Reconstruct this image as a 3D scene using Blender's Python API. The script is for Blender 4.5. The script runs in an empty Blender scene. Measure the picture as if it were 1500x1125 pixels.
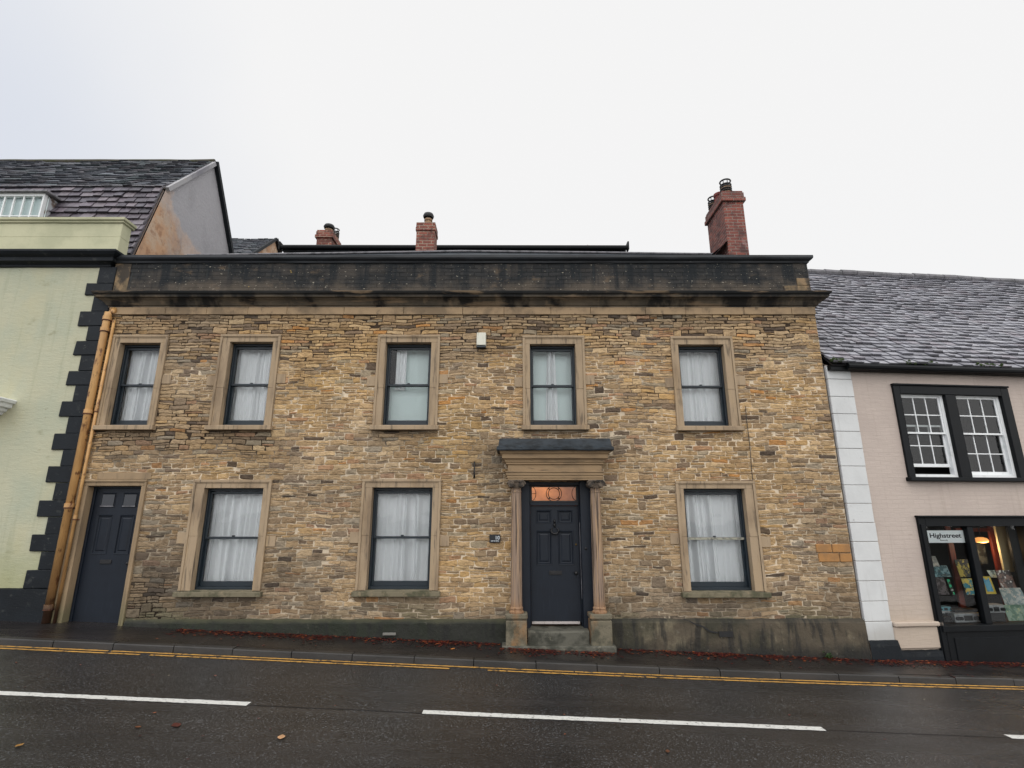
import bpy, bmesh, math, random
from mathutils import Vector, noise
random.seed(7)
R = math.radians
S = bpy.context.scene
COL = bpy.context.collection

# ------------------------------------------------------------------ survey helper: measured photo points -> metres on a real plane
F = 770.0; PITCH = math.atan(F/3032.0); D = 9.7; ZC = 2.09
cP, sP = math.cos(PITCH), math.sin(PITCH)
def at(px, py, Y=0.0):
    u = (px-750)/F; v = (562.5-py)/F
    dy, dz = cP-v*sP, sP+v*cP
    t = (Y+D)/dy
    return u*t, ZC+dz*t
KS = 0.10; TH = math.atan(KS); SX = 6.01          # the shop stands slightly turned away from the street
def ats(px, py, off=0.0):
    """point on the shop's wall plane (off metres behind it) -> local (u, z)"""
    u = (px-750)/F; v = (562.5-py)/F
    dx, dy, dz = u, cP-v*sP, sP+v*cP
    nx, ny = -math.sin(TH), math.cos(TH)
    t = (off - (nx*(0-SX)+ny*(-D)))/(nx*dx+ny*dy)
    X = dx*t-SX; Y = dy*t-D
    return X*math.cos(TH)+Y*math.sin(TH), ZC+dz*t
def g(x): return 0.03-0.0408*max(-60, min(60, x))
def kerb_y(x): return -1.17 + (0.0046*min(x, 9)**2 if x > 0 else 0)
def fbm(x, y, z=0.0, o=4): return noise.fractal(Vector((x, y, z)), 1.0, 2.0, o)
def nz(x, y, z=0.0): return noise.noise(Vector((x, y, z)))
def srgb(r, g_, b, k=1.0):
    f = lambda c: ((c/255+0.055)/1.055)**2.4 if c > 10 else c/255/12.92
    return (f(r)*k, f(g_)*k, f(b)*k)
def sm(a, b, x):
    t = max(0, min(1, (x-a)/(b-a))); return t*t*(3-2*t)

# ------------------------------------------------------------------ materials
def M(name, base, rough=0.8, layers=(), bump=(), attr=False, spec=0.5, metal=0.0, brick=None, rvar=None, emit=None):
    """layers: (colour, scale, (sx,sy,sz), lo, hi[, amount]) noise masks, or ('z', colour, z0, z1, wobble, amount)
       bump: (scale, stretch, strength, distance);  brick: (c1, c2, mortar, width, height, mortar size, bump)"""
    m = bpy.data.materials.new(name); m.use_nodes = True
    n = m.node_tree.nodes; l = m.node_tree.links
    b = n['Principled BSDF']; b.inputs['Roughness'].default_value = rough
    b.inputs['Metallic'].default_value = metal; b.inputs['Specular IOR Level'].default_value = spec
    geo = n.new('ShaderNodeNewGeometry'); pos = geo.outputs['Position']
    def noi(scale, st, detail=5, rg=0.6):
        mp = n.new('ShaderNodeMapping'); mp.inputs['Scale'].default_value = st
        l.new(pos, mp.inputs['Vector'])
        t = n.new('ShaderNodeTexNoise'); t.inputs['Scale'].default_value = scale
        t.inputs['Detail'].default_value = detail; t.inputs['Roughness'].default_value = rg
        l.new(mp.outputs[0], t.inputs['Vector']); return t.outputs['Fac']
    def ramp(sock, lo, hi, amt=1.0):
        r = n.new('ShaderNodeMapRange'); r.interpolation_type = 'SMOOTHSTEP'
        r.inputs[1].default_value = lo; r.inputs[2].default_value = hi
        r.inputs[3].default_value = 0; r.inputs[4].default_value = amt
        l.new(sock, r.inputs[0]); return r.outputs[0]
    def mix(a, bcol, fac, mode='MIX'):
        x = n.new('ShaderNodeMix'); x.data_type = 'RGBA'; x.blend_type = mode
        if isinstance(fac, float): x.inputs[0].default_value = fac
        else: l.new(fac, x.inputs[0])
        for k, s in ((6, a), (7, bcol)):
            if isinstance(s, tuple): x.inputs[k].default_value = (*s[:3], 1)
            else: l.new(s, x.inputs[k])
        return x.outputs[2]
    cur = tuple(base)
    hgt = None
    if attr:
        a = n.new('ShaderNodeAttribute'); a.attribute_name = 'Col'; cur = a.outputs['Color']
    if brick:
        sep = n.new('ShaderNodeSeparateXYZ'); l.new(pos, sep.inputs[0])
        ad = n.new('ShaderNodeMath'); ad.operation = 'ADD'; l.new(sep.outputs[0], ad.inputs[0]); l.new(sep.outputs[1], ad.inputs[1])
        cb = n.new('ShaderNodeCombineXYZ'); l.new(ad.outputs[0], cb.inputs[0]); l.new(sep.outputs[2], cb.inputs[1])
        wob = n.new('ShaderNodeTexNoise'); wob.inputs['Scale'].default_value = 3.0; l.new(pos, wob.inputs['Vector'])
        wm = n.new('ShaderNodeVectorMath'); wm.operation = 'SCALE'; wm.inputs[3].default_value = 0.03; l.new(wob.outputs['Color'], wm.inputs[0])
        wa = n.new('ShaderNodeVectorMath'); l.new(cb.outputs[0], wa.inputs[0]); l.new(wm.outputs[0], wa.inputs[1])
        t = n.new('ShaderNodeTexBrick'); l.new(wa.outputs[0], t.inputs['Vector'])
        t.inputs['Scale'].default_value = 1.0
        for k, i in (('Color1', 0), ('Color2', 1), ('Mortar', 2)): t.inputs[k].default_value = (*brick[i], 1)
        t.inputs['Brick Width'].default_value = brick[3]; t.inputs['Row Height'].default_value = brick[4]
        t.inputs['Mortar Size'].default_value = brick[5]; t.inputs['Mortar Smooth'].default_value = 0.3
        t.inputs['Bias'].default_value = 0.0
        cur = t.outputs['Color']; hgt = (t.outputs['Fac'], brick[6])
    for L in layers:
        if L[0] == 'lin':
            _, c, ky, kz, k0, z0, z1, w, amt = L
            sep = n.new('ShaderNodeSeparateXYZ'); l.new(pos, sep.inputs[0])
            no = noi(1.1, ONE, 6, .62)
            a1 = n.new('ShaderNodeMath'); a1.operation = 'MULTIPLY_ADD'; l.new(sep.outputs[1], a1.inputs[0]); a1.inputs[1].default_value = ky; a1.inputs[2].default_value = k0-w*.5
            a2 = n.new('ShaderNodeMath'); a2.operation = 'MULTIPLY_ADD'; l.new(sep.outputs[2], a2.inputs[0]); a2.inputs[1].default_value = kz; l.new(a1.outputs[0], a2.inputs[2])
            a3 = n.new('ShaderNodeMath'); a3.operation = 'MULTIPLY_ADD'; l.new(no, a3.inputs[0]); a3.inputs[1].default_value = w; l.new(a2.outputs[0], a3.inputs[2])
            cur = mix(cur, tuple(c), ramp(a3.outputs[0], z0, z1, amt))
        elif L[0] == 'z':
            _, c, z0, z1, w, amt = L
            sep = n.new('ShaderNodeSeparateXYZ'); l.new(pos, sep.inputs[0])
            no = noi(2.2, (1, 1, 1)); s2 = n.new('ShaderNodeMath'); s2.operation = 'MULTIPLY_ADD'
            l.new(no, s2.inputs[0]); s2.inputs[1].default_value = w; l.new(sep.outputs[2], s2.inputs[2])
            s3 = n.new('ShaderNodeMath'); s3.operation = 'SUBTRACT'; l.new(s2.outputs[0], s3.inputs[0]); s3.inputs[1].default_value = w*0.5
            cur = mix(cur, tuple(c), ramp(s3.outputs[0], z0, z1, amt))
        else:
            c, sc, st, lo, hi = L[:5]; amt = L[5] if len(L) > 5 else 1.0
            mode = L[6] if len(L) > 6 else 'MIX'
            cur = mix(cur, tuple(c), ramp(noi(sc, st), lo, hi, amt), mode)
    if isinstance(cur, tuple): b.inputs['Base Color'].default_value = (*cur[:3], 1)
    else: l.new(cur, b.inputs['Base Color'])
    if rvar:
        r = n.new('ShaderNodeMapRange'); l.new(noi(rvar[0], rvar[1]), r.inputs[0])
        r.inputs[1].default_value = 0.35; r.inputs[2].default_value = 0.65
        r.inputs[3].default_value = rvar[2]; r.inputs[4].default_value = rvar[3]; l.new(r.outputs[0], b.inputs['Roughness'])
    prev = None
    def addb(sock, st, dist, inv=False):
        nonlocal prev
        bp = n.new('ShaderNodeBump'); bp.inputs['Strength'].default_value = st; bp.inputs['Distance'].default_value = dist; bp.invert = inv
        l.new(sock, bp.inputs['Height'])
        if prev: l.new(prev, bp.inputs['Normal'])
        prev = bp.outputs[0]
    if hgt: addb(hgt[0], hgt[1], 0.02, True)
    for sc, st, strg, dist in bump: addb(noi(sc, st, 6, 0.65), strg, dist)
    if prev: l.new(prev, b.inputs['Normal'])
    if emit:
        b.inputs['Emission Color'].default_value = (*emit[0], 1); b.inputs['Emission Strength'].default_value = emit[1]
    return m
ONE = (1, 1, 1)
m_stone = M('rubble_stone', (1, 1, 1), 0.9, [((0.50, 0.48, 0.46), 9, (1, 1, 1.6), 0.46, 0.66, 0.62, 'MULTIPLY'), ((1.35, 1.25, 1.1), 16, ONE, 0.55, 0.75, 0.4, 'MULTIPLY'), ((0.45, 0.44, 0.42), 45, ONE, 0.56, 0.7, 0.45, 'MULTIPLY')],
            [(30, ONE, 0.7, 0.02), (110, ONE, 0.5, 0.006)], attr=True, spec=0.25)
m_mortar = M('lime_mortar', (1, 1, 1), 0.95, [((0.4, 0.37, 0.33), 6, ONE, 0.5, 0.66, 0.7, 'MULTIPLY'), ((0.5, 0.48, 0.45), 40, ONE, 0.5, 0.7, 0.4, 'MULTIPLY')], [(60, ONE, 0.6, 0.008)], attr=True, spec=0.2)
ASH = srgb(160, 140, 115)
m_ashlar = M('dressed_stone', ASH, 0.85, [(srgb(122, 104, 84), 2.2, (1, 1, 0.35), 0.45, 0.7, 0.8), (srgb(166, 142, 110), 5, (2, 2, .3), 0.5, 0.75, 0.6), (srgb(74, 67, 58), 5, (4, 4, 0.4), 0.53, 0.70, 0.7), (srgb(80, 72, 60), 60, ONE, 0.58, 0.72, 0.35)],
             [(40, ONE, 0.3, 0.008)], spec=0.3)
m_column = M('column_stone', srgb(138, 118, 102), 0.8, [(srgb(172, 142, 108), 3, (9, 9, 0.25), 0.48, 0.64, 0.7), (srgb(60, 52, 46), 4, (8, 8, 0.25), 0.50, 0.62, 0.85), ('z', srgb(150, 104, 58), 0.85, 0.5, 0.3, 0.45)], [(20, (4, 4, 0.3), 0.6, 0.015)], spec=0.3)
m_capital = M('capital_stone', srgb(96, 84, 72), 0.9, [(srgb(38, 34, 30), 9, ONE, 0.42, 0.6, 0.9), (srgb(150, 135, 112), 22, ONE, 0.62, 0.72, 0.6)], [(40, ONE, .6, .01)])
m_pedestal = M('pedestal_stone', srgb(108, 101, 84), 0.85, [(srgb(58, 58, 46), 5, ONE, 0.42, 0.62, 0.8), (srgb(148, 106, 62), 2.5, (1, 1, .6), 0.5, 0.68, 0.7), (srgb(46, 44, 36), 26, ONE, 0.56, 0.7, 0.5)], [(25, ONE, 0.5, 0.02)])
m_entab = M('entablature_stone', srgb(148, 124, 94), 0.85, [(srgb(116, 98, 76), 2.5, (0.6, 1, 1.5), 0.45, 0.68, 0.8), (srgb(176, 122, 84), 1.6, (1, 1, .2), 0.6, 0.7, 0.4), (srgb(60, 54, 46), 6, (0.6, 1, 4), 0.58, 0.74, 0.7)], [(30, ONE, 0.3, 0.01)])
m_cornice = M('cornice_stone', srgb(104, 93, 78), 0.88, [(srgb(70, 65, 57), 1.3, (0.8, 1, 1), 0.4, 0.62, 0.85), (srgb(136, 117, 94), 2, (2, 1, .6), 0.58, 0.72, 0.6), (srgb(24, 24, 24), 1.1, (1.2, 1, .5), 0.49, 0.60, 0.94), ('z', srgb(22, 24, 25), 6.23, 6.33, 0.12, 0.93), (srgb(140, 118, 92), 1.3, (0.7, 1, 5), 0.54, 0.64, 0.55)],
              [(30, ONE, 0.4, 0.012)], spec=0.35)
m_frieze = M('frieze_stone', srgb(160, 136, 106), 0.88, [(srgb(112, 96, 76), 1.6, ONE, 0.42, 0.62, 0.8), (srgb(80, 70, 58), 8, (1, 1, .6), 0.56, 0.72, 0.6)], [(40, ONE, 0.4, 0.01)], brick=None)
m_parapet = M('sooty_parapet', (.02, .02, .02), 0.85, [(srgb(74, 68, 62), 1.6, (0.5, 1, 1.2), 0.45, 0.64, 0.7), (srgb(106, 90, 72), 2.4, (.8, 1, 1.4), 0.57, 0.70, 0.7), (srgb(24, 29, 33), 1.0, (3.5, 1, .3), 0.46, 0.60, 0.85), (srgb(58, 66, 68), 3.0, (4, 1, .2), 0.58, 0.72, 0.6), ('z', srgb(110, 98, 84), 6.72, 6.42, 0.9, 0.45), (srgb(190, 182, 164), 16, (1, 1, 1.8), 0.64, 0.69, 0.8), (srgb(190, 160, 84), 6, ONE, 0.70, 0.74, 0.7)],
              [(30, (1, 1, 1.8), 0.6, 0.02)], brick=(srgb(50, 50, 50), srgb(38, 39, 40), srgb(27, 28, 28), 0.30, 0.085, 0.012, 0.5), spec=0.3)
m_parend = M('ochre_parapet', srgb(134, 112, 84), 0.9, [(srgb(104, 90, 68), 5, ONE, 0.40, 0.60, 0.8), (srgb(46, 43, 40), 3.4, (1, 1, .6), 0.43, 0.56, 0.9), (srgb(150, 128, 96), 12, ONE, .58, .7, .5)], [(20, ONE, .5, .02)])
m_plinth = M('mossy_plinth', srgb(76, 67, 53), 0.8, [(srgb(122, 112, 90), 1.3, ONE, 0.48, 0.62, 0.8), (srgb(44, 43, 30), 1.1, (0.8, 1, .8), 0.46, 0.6, 0.85), (srgb(26, 24, 20), 2.4, (3, 1, 0.5), 0.46, 0.62, 0.85), ('z', srgb(20, 19, 16), 0.12, -0.16, 0.35, 0.9), ('z', srgb(30, 30, 22), .33, .42, .1, .6), (srgb(112, 108, 96), 12, ONE, 0.62, 0.74, 0.5)], [(12, ONE, 0.6, 0.03), (60, ONE, .5, .01)])
m_navy = M('navy_door_paint', srgb(20, 27, 37), 0.45, [(srgb(15, 20, 29), 3, ONE, 0.4, 0.7, 0.6), (srgb(44, 52, 64), 9, (6, 6, .3), 0.55, 0.75, 0.4)], [(60, (3, 3, .3), 0.12, 0.003)], spec=.3)
m_sash = M('teal_sash_paint', srgb(22, 34, 42), 0.45, [(srgb(19, 29, 37), 5, ONE, 0.4, 0.7, 0.6), (srgb(70, 88, 92), 30, ONE, 0.7, 0.78, 0.4)], [(80, ONE, 0.1, 0.003)])
m_black = M('black_ironwork', srgb(18, 18, 20), 0.5, [(srgb(40, 34, 30), 20, ONE, 0.5, 0.7, 0.5)])
m_blackpaint = M('black_masonry_paint', srgb(20, 25, 30), 0.6, [(srgb(14, 18, 22), 2, ONE, 0.4, 0.65, 0.8), (srgb(62, 64, 62), 7, ONE, 0.58, 0.70, 0.55), (srgb(96, 98, 90), 18, ONE, 0.68, 0.74, 0.5)], [(25, (1, 1, 2), 0.35, 0.012)], spec=.25)
m_shoptrim = M('black_shopfront_paint', srgb(13, 16, 19), 0.5, [(srgb(9, 11, 13), 3, ONE, 0.4, 0.65, 0.7), (srgb(30, 34, 36), 11, (5, 5, .5), 0.62, 0.78, 0.5)], [(50, ONE, 0.12, 0.004)], spec=.18)
m_green = M('pale_green_render', srgb(177, 175, 150), 0.85, [(srgb(162, 167, 147), 0.7, ONE, 0.4, 0.65, 0.8), (srgb(180, 174, 142), 0.9, (1, 1, .5), 0.5, 0.7, 0.6), (srgb(150, 152, 128), 1.6, (4, 1, .25), 0.52, 0.72, 0.5), (srgb(128, 126, 96), 2.2, (1, 1, 1.6), 0.60, 0.74, 0.5), (srgb(104, 96, 70), 7, (1, 1, 2.4), 0.66, 0.72, 0.6), ('z', srgb(146, 146, 100), 1.9, 0.9, 0.9, 0.6)], [(6, (1, 1, 3), 0.5, 0.02), (35, (1, 1, 2), 0.25, 0.008)])
m_cream = M('cream_parapet_render', srgb(188, 186, 156), 0.85, [(srgb(168, 168, 140), 1.2, ONE, 0.42, 0.65, 0.8), (srgb(120, 114, 84), 5, (.6, 1, 3), 0.66, 0.76, 0.5)], [(20, ONE, .25, .01)], spec=0.3)
m_beige = M('painted_beige_brick', srgb(186, 172, 162), 0.8, [(srgb(172, 158, 149), 0.9, ONE, 0.42, 0.65, 0.7), (srgb(160, 146, 134), 1.4, (5, 1, .3), .56, .74, .45), (srgb(150, 134, 122), 4, (.6, 1, 3), 0.66, 0.78, 0.5), ('z', srgb(168, 152, 130), 1.2, 0.1, 0.8, 0.5)], [(8, (0.6, 1, 2.5), 0.4, 0.015)],
            brick=(srgb(184, 170, 160), srgb(182, 168, 158), srgb(178, 164, 154), 0.23, 0.078, 0.009, 0.12))
m_white = M('white_quoin_paint', srgb(200, 201, 200), 0.7, [(srgb(190, 191, 190), 2, ONE, 0.42, 0.65, 0.7), (srgb(150, 146, 136), 1.8, (5, 1, .4), .58, .74, .4), (srgb(120, 114, 104), 9, ONE, 0.66, 0.74, 0.5), ('z', srgb(150, 146, 138), 0.45, 0.05, 0.35, 0.6)], [(18, ONE, 0.25, 0.01)])
m_whitewood = M('white_window_paint', srgb(222, 224, 224), 0.5, [(srgb(190, 194, 192), 8, ONE, 0.5, 0.75, 0.6)], [(50, ONE, .1, .003)])
m_pipe = M('buff_pipe_paint', srgb(196, 152, 96), 0.5, [(srgb(170, 126, 76), 3, (2, 2, .5), 0.4, 0.65, 0.7), (srgb(140, 104, 66), 1.5, (1, 1, .4), .45, .62, .7), (srgb(92, 54, 34), 9, (1, 1, .5), 0.56, 0.66, 0.85), ('z', srgb(52, 32, 24), 0.95, 0.55, 0.3, 0.95)], [(40, ONE, .2, .004)])
m_rust = M('rusted_iron', srgb(92, 52, 32), 0.8, [(srgb(44, 28, 22), 12, ONE, 0.4, 0.65, 0.8)])
m_tile = M('wet_stone_tile', (1, 1, 1), 0.42, [((0.5, 0.5, 0.52), 12, ONE, 0.46, 0.66, 0.55, 'MULTIPLY'), ((1.5, 1.5, 1.5), 30, ONE, 0.6, 0.72, 0.4, 'MULTIPLY')], [(35, ONE, 0.5, 0.012)], attr=True, rvar=(8, ONE, 0.3, 0.62))
m_tile2 = M('wet_grey_roof_tile', (1, 1, 1), 0.45, [((0.72, 0.72, 0.74), 3, ONE, 0.46, 0.66, 0.6, 'MULTIPLY'), ((0.75, 0.72, 0.72), 14, ONE, 0.56, 0.70, 0.3, 'MULTIPLY')], [(30, ONE, 0.25, 0.008)], attr=True, rvar=(5, ONE, 0.4, 0.6), spec=.4)
m_lead = M('lead_flashing', srgb(44, 51, 57), 0.5, [(srgb(22, 26, 29), 4, (1, 1, 2.5), 0.42, 0.62, 0.9), (srgb(88, 96, 98), 9, ONE, 0.64, 0.76, 0.35)], [(8, ONE, 0.5, 0.03)], spec=.3)
m_leadlight = M('pale_lead_edge', srgb(120, 118, 122), 0.5, [(srgb(70, 70, 74), 4, (2, 1, 1), 0.45, 0.65, 0.8)], [(8, ONE, .3, .01)])
m_slate = M('dark_slate_fascia', srgb(44, 50, 56), 0.5, [(srgb(28, 32, 37), 3, ONE, 0.42, 0.62, 0.8)], [(20, ONE, 0.2, 0.01)])
m_brick = M('red_chimney_brick', (.2, .08, .06), 0.85, [(srgb(64, 46, 44), 3, ONE, 0.47, 0.66, 0.8), (srgb(150, 140, 140), 4, (1, 1, .6), 0.58, 0.70, 0.6), ('z', srgb(48, 38, 38), 9.1, 9.5, .4, 0.4)], [(40, ONE, 0.4, 0.01)],
            brick=(srgb(142, 78, 64), srgb(104, 58, 52), srgb(134, 116, 106), 0.22, 0.075, 0.010, 0.7))
m_brick2 = M('orange_chimney_brick', (.2, .08, .06), 0.85, [(srgb(84, 50, 44), 4, ONE, 0.42, 0.62, 0.8), (srgb(60, 50, 46), 8, ONE, .55, .68, .7)], [(40, ONE, 0.4, 0.01)],
             brick=(srgb(144, 82, 66), srgb(116, 64, 54), srgb(150, 128, 112), 0.22, 0.085, 0.014, 0.7))
m_clay = M('clay_pot', srgb(140, 112, 84), 0.8, [(srgb(70, 58, 48), 8, ONE, 0.45, 0.65, 0.8)], [(30, ONE, .3, .01)])
m_clayred = M('red_clay_pot', srgb(128, 56, 46), 0.8, [(srgb(80, 44, 40), 8, ONE, 0.45, 0.65, 0.8)], [(30, ONE, .3, .01)])
m_gablewall = M('flaking_gable_render', srgb(176, 138, 108), 0.9, [(srgb(190, 168, 146), 2.2, ONE, 0.46, 0.62, 0.8), (srgb(146, 108, 82), 5, ONE, 0.5, 0.66, 0.7), (srgb(126, 104, 92), 1.4, (1, 2.5, .4), .5, .68, .5)], [(8, ONE, 0.6, 0.03)])
m_gablegrey = M('grey_gable_render', srgb(158, 157, 159), 0.9, [(srgb(112, 110, 118), 1.5, (1, 1, .5), 0.42, 0.65, 0.8), (srgb(170, 158, 150), 5, ONE, 0.6, 0.74, 0.5)], [(14, ONE, 0.3, 0.01)])
m_cheek = M('peeling_dormer_cheek', srgb(172, 174, 178), 0.85, [(srgb(92, 70, 56), 3.2, ONE, 0.48, 0.58, 0.9), (srgb(60, 56, 58), 6, ONE, 0.58, 0.68, 0.7)], [(14, ONE, .4, .01)])
m_road = M('wet_asphalt', srgb(47, 45, 44), 0.5, [(srgb(34, 33, 33), 0.8, (0.1, 1.5, 1), 0.42, 0.62, 0.8), (srgb(30, 28, 27), 1.4, ONE, .52, .68, .6), (srgb(58, 55, 52), 0.9, (.3, 2, 1), 0.58, 0.74, 0.6), (srgb(116, 120, 124), 48, ONE, 0.55, 0.65, 0.55), (srgb(30, 29, 29), 0.5, (.6, 1.6, 1), .48, .6, .5), (srgb(10, 10, 10), 42, ONE, 0.52, 0.62, 0.75)],
           [(48, ONE, 0.6, 0.014), (16, ONE, 0.3, 0.02)], rvar=(0.8, (0.2, 1.6, 1), 0.08, 0.38), spec=0.65)
m_pave = M('wet_pavement', srgb(40, 36, 35), 0.3, [(srgb(26, 23, 23), 1.2, (.6, 2, 1), 0.42, 0.62, 0.8), (srgb(56, 48, 46), 2, ONE, 0.6, 0.74, 0.5), (srgb(80, 76, 74), 110, ONE, 0.64, 0.72, 0.3)], [(120, ONE, 0.6, 0.005)], rvar=(1.5, (0.5, 1.4, 1), 0.12, 0.42))
m_kerb = M('wet_kerbstone', srgb(48, 46, 44), 0.45, [(srgb(30, 29, 28), 2.5, (.6, 2, 2), 0.42, 0.62, 0.8), (srgb(90, 90, 88), 50, ONE, 0.6, 0.72, 0.4)], [(60, ONE, 0.4, 0.006)])
m_ground = M('earth', srgb(52, 50, 44), 0.9, [(srgb(40, 44, 34), 0.3, ONE, 0.4, 0.6, 0.8)])
m_step = M('worn_step', srgb(88, 86, 76), 0.75, [(srgb(44, 45, 36), 4, ONE, 0.44, 0.62, 0.85), (srgb(140, 134, 116), 10, (1, 1, 1), 0.6, 0.72, 0.5)], [(16, ONE, 0.6, 0.02)])
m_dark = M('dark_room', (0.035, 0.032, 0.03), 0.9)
m_hall = M('hall_plaster', srgb(200, 150, 95), 0.9)
m_leaf = M('leaf', (1, 1, 1), 0.45, [((0.5, 0.5, .5), 20, ONE, .45, .65, .6, 'MULTIPLY')], attr=True)
m_wpaint = M('white_road_paint', srgb(205, 205, 200), 0.55, [(srgb(150, 148, 144), 30, ONE, 0.5, 0.7, 0.6), (srgb(70, 68, 66), 26, ONE, 0.60, 0.66, 0.85)], [(120, ONE, .5, .004)])
m_ypaint = M('yellow_road_paint', srgb(196, 148, 70), 0.55, [(srgb(150, 112, 56), 8, ONE, 0.45, 0.65, 0.8), (srgb(52, 46, 40), 12, (1, 1, 1), 0.56, 0.62, 0.9)], [(120, ONE, .5, .004)])
m_alarm = M('alarm_plastic', srgb(206, 204, 190), 0.5, [(srgb(176, 172, 152), 5, (3, 3, .6), .5, .7, .6)])
m_plaque = M('plaque_slate', srgb(16, 18, 24), 0.35)
m_letter = M('plaque_lettering', srgb(190, 196, 200), 0.5)
m_signwhite = M('sign_board', srgb(246, 248, 248), 0.5, [(srgb(236, 240, 242), 6, ONE, .4, .7, .6)])
m_ink = M('sign_ink', srgb(22, 18, 30), 0.6)
m_redwood = M('red_stained_wood', srgb(120, 46, 28), 0.45, [(srgb(84, 32, 20), 8, (6, 6, .5), 0.4, 0.65, 0.8)])
m_silver = M('brushed_metal_case', srgb(168, 170, 172), 0.4, [(srgb(120, 122, 124), 10, ONE, .45, .65, .7)], metal=0.3)
m_gear = M('black_plastic_case', srgb(26, 26, 28), 0.45)
m_shopwall = M('cream_shop_wall', srgb(190, 182, 150), 0.9)
m_shopfloor = M('shop_floor', srgb(70, 50, 36), 0.7)
m_lampglow = M('lit_lamp_glass', (1, .6, .25), 0.5, emit=((1.0, 0.40, 0.10), 1.0))
m_moss = M('moss', srgb(50, 66, 26), 0.9, [(srgb(30, 40, 18), 12, ONE, .4, .65, .8)], [(60, ONE, .8, .02)])
m_weed = M('weed_leaf', srgb(56, 84, 34), 0.6, [(srgb(34, 54, 22), 12, ONE, .4, .65, .8)])

def glass(name, tint=(0.95, 0.975, 0.98), f0=0.06):
    m = bpy.data.materials.new(name); m.use_nodes = True; n = m.node_tree.nodes; l = m.node_tree.links
    n.remove(n['Principled BSDF']); out = n['Material Output']
    t = n.new('ShaderNodeBsdfTransparent'); t.inputs[0].default_value = (*tint, 1)
    gl = n.new('ShaderNodeBsdfGlossy'); gl.inputs['Roughness'].default_value = 0.02
    fr = n.new('ShaderNodeFresnel'); fr.inputs[0].default_value = 1.5
    geo = n.new('ShaderNodeNewGeometry'); no = n.new('ShaderNodeTexNoise'); no.inputs['Scale'].default_value = 2.5; no.inputs['Detail'].default_value = 1
    l.new(geo.outputs['Position'], no.inputs['Vector'])
    bp = n.new('ShaderNodeBump'); bp.inputs['Strength'].default_value = 0.08; bp.inputs['Distance'].default_value = 0.05
    l.new(no.outputs['Fac'], bp.inputs['Height']); l.new(bp.outputs[0], gl.inputs['Normal'])
    mx = n.new('ShaderNodeMixShader'); l.new(fr.outputs[0], mx.inputs[0]); l.new(t.outputs[0], mx.inputs[1]); l.new(gl.outputs[0], mx.inputs[2])
    l.new(mx.outputs[0], out.inputs['Surface']); return m
m_glass = glass('window_glass')
m_shopglass = glass('shop_glass', (0.92, 0.95, 0.95))
def cloth(name, col, sheer=0.3):
    m = bpy.data.materials.new(name); m.use_nodes = True; n = m.node_tree.nodes; l = m.node_tree.links
    n.remove(n['Principled BSDF']); out = n['Material Output']
    d = n.new('ShaderNodeBsdfDiffuse'); d.inputs[0].default_value = (*col, 1)
    tr = n.new('ShaderNodeBsdfTransparent')
    lw = n.new('ShaderNodeLayerWeight'); lw.inputs[0].default_value = 0.35
    mr = n.new('ShaderNodeMapRange'); l.new(lw.outputs['Facing'], mr.inputs[0]); mr.inputs[1].default_value = 0; mr.inputs[2].default_value = 0.6
    mr.inputs[3].default_value = 1-sheer; mr.inputs[4].default_value = 1.0
    mx = n.new('ShaderNodeMixShader'); l.new(mr.outputs[0], mx.inputs[0]); l.new(tr.outputs[0], mx.inputs[1]); l.new(d.outputs[0], mx.inputs[2])
    l.new(mx.outputs[0], out.inputs['Surface']); return m
m_net = cloth('net_cloth', (0.96, 0.96, 0.965), 0.13)
m_blind = cloth('blind_cloth', (0.78, 0.88, 0.86), 0.03)
def fan_glass():
    m = bpy.data.materials.new('lit_fanlight_glass'); m.use_nodes = True; n = m.node_tree.nodes; l = m.node_tree.links
    n.remove(n['Principled BSDF']); out = n['Material Output']
    t = n.new('ShaderNodeBsdfTranslucent'); tn = n.new('ShaderNodeTexNoise'); tn.inputs['Scale'].default_value = 7; tg = n.new('ShaderNodeNewGeometry'); l.new(tg.outputs['Position'], tn.inputs['Vector'])
    tm = n.new('ShaderNodeMix'); tm.data_type = 'RGBA'; l.new(tn.outputs['Fac'], tm.inputs[0]); tm.inputs[6].default_value = (.40, .20, .09, 1); tm.inputs[7].default_value = (1.0, .62, .34, 1); l.new(tm.outputs[2], t.inputs[0])
    gl = n.new('ShaderNodeBsdfGlossy'); gl.inputs['Roughness'].default_value = 0.15
    mx = n.new('ShaderNodeMixShader'); mx.inputs[0].default_value = 0.06
    l.new(t.outputs[0], mx.inputs[1]); l.new(gl.outputs[0], mx.inputs[2]); l.new(mx.outputs[0], out.inputs['Surface']); return m
m_fan = fan_glass()

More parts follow.
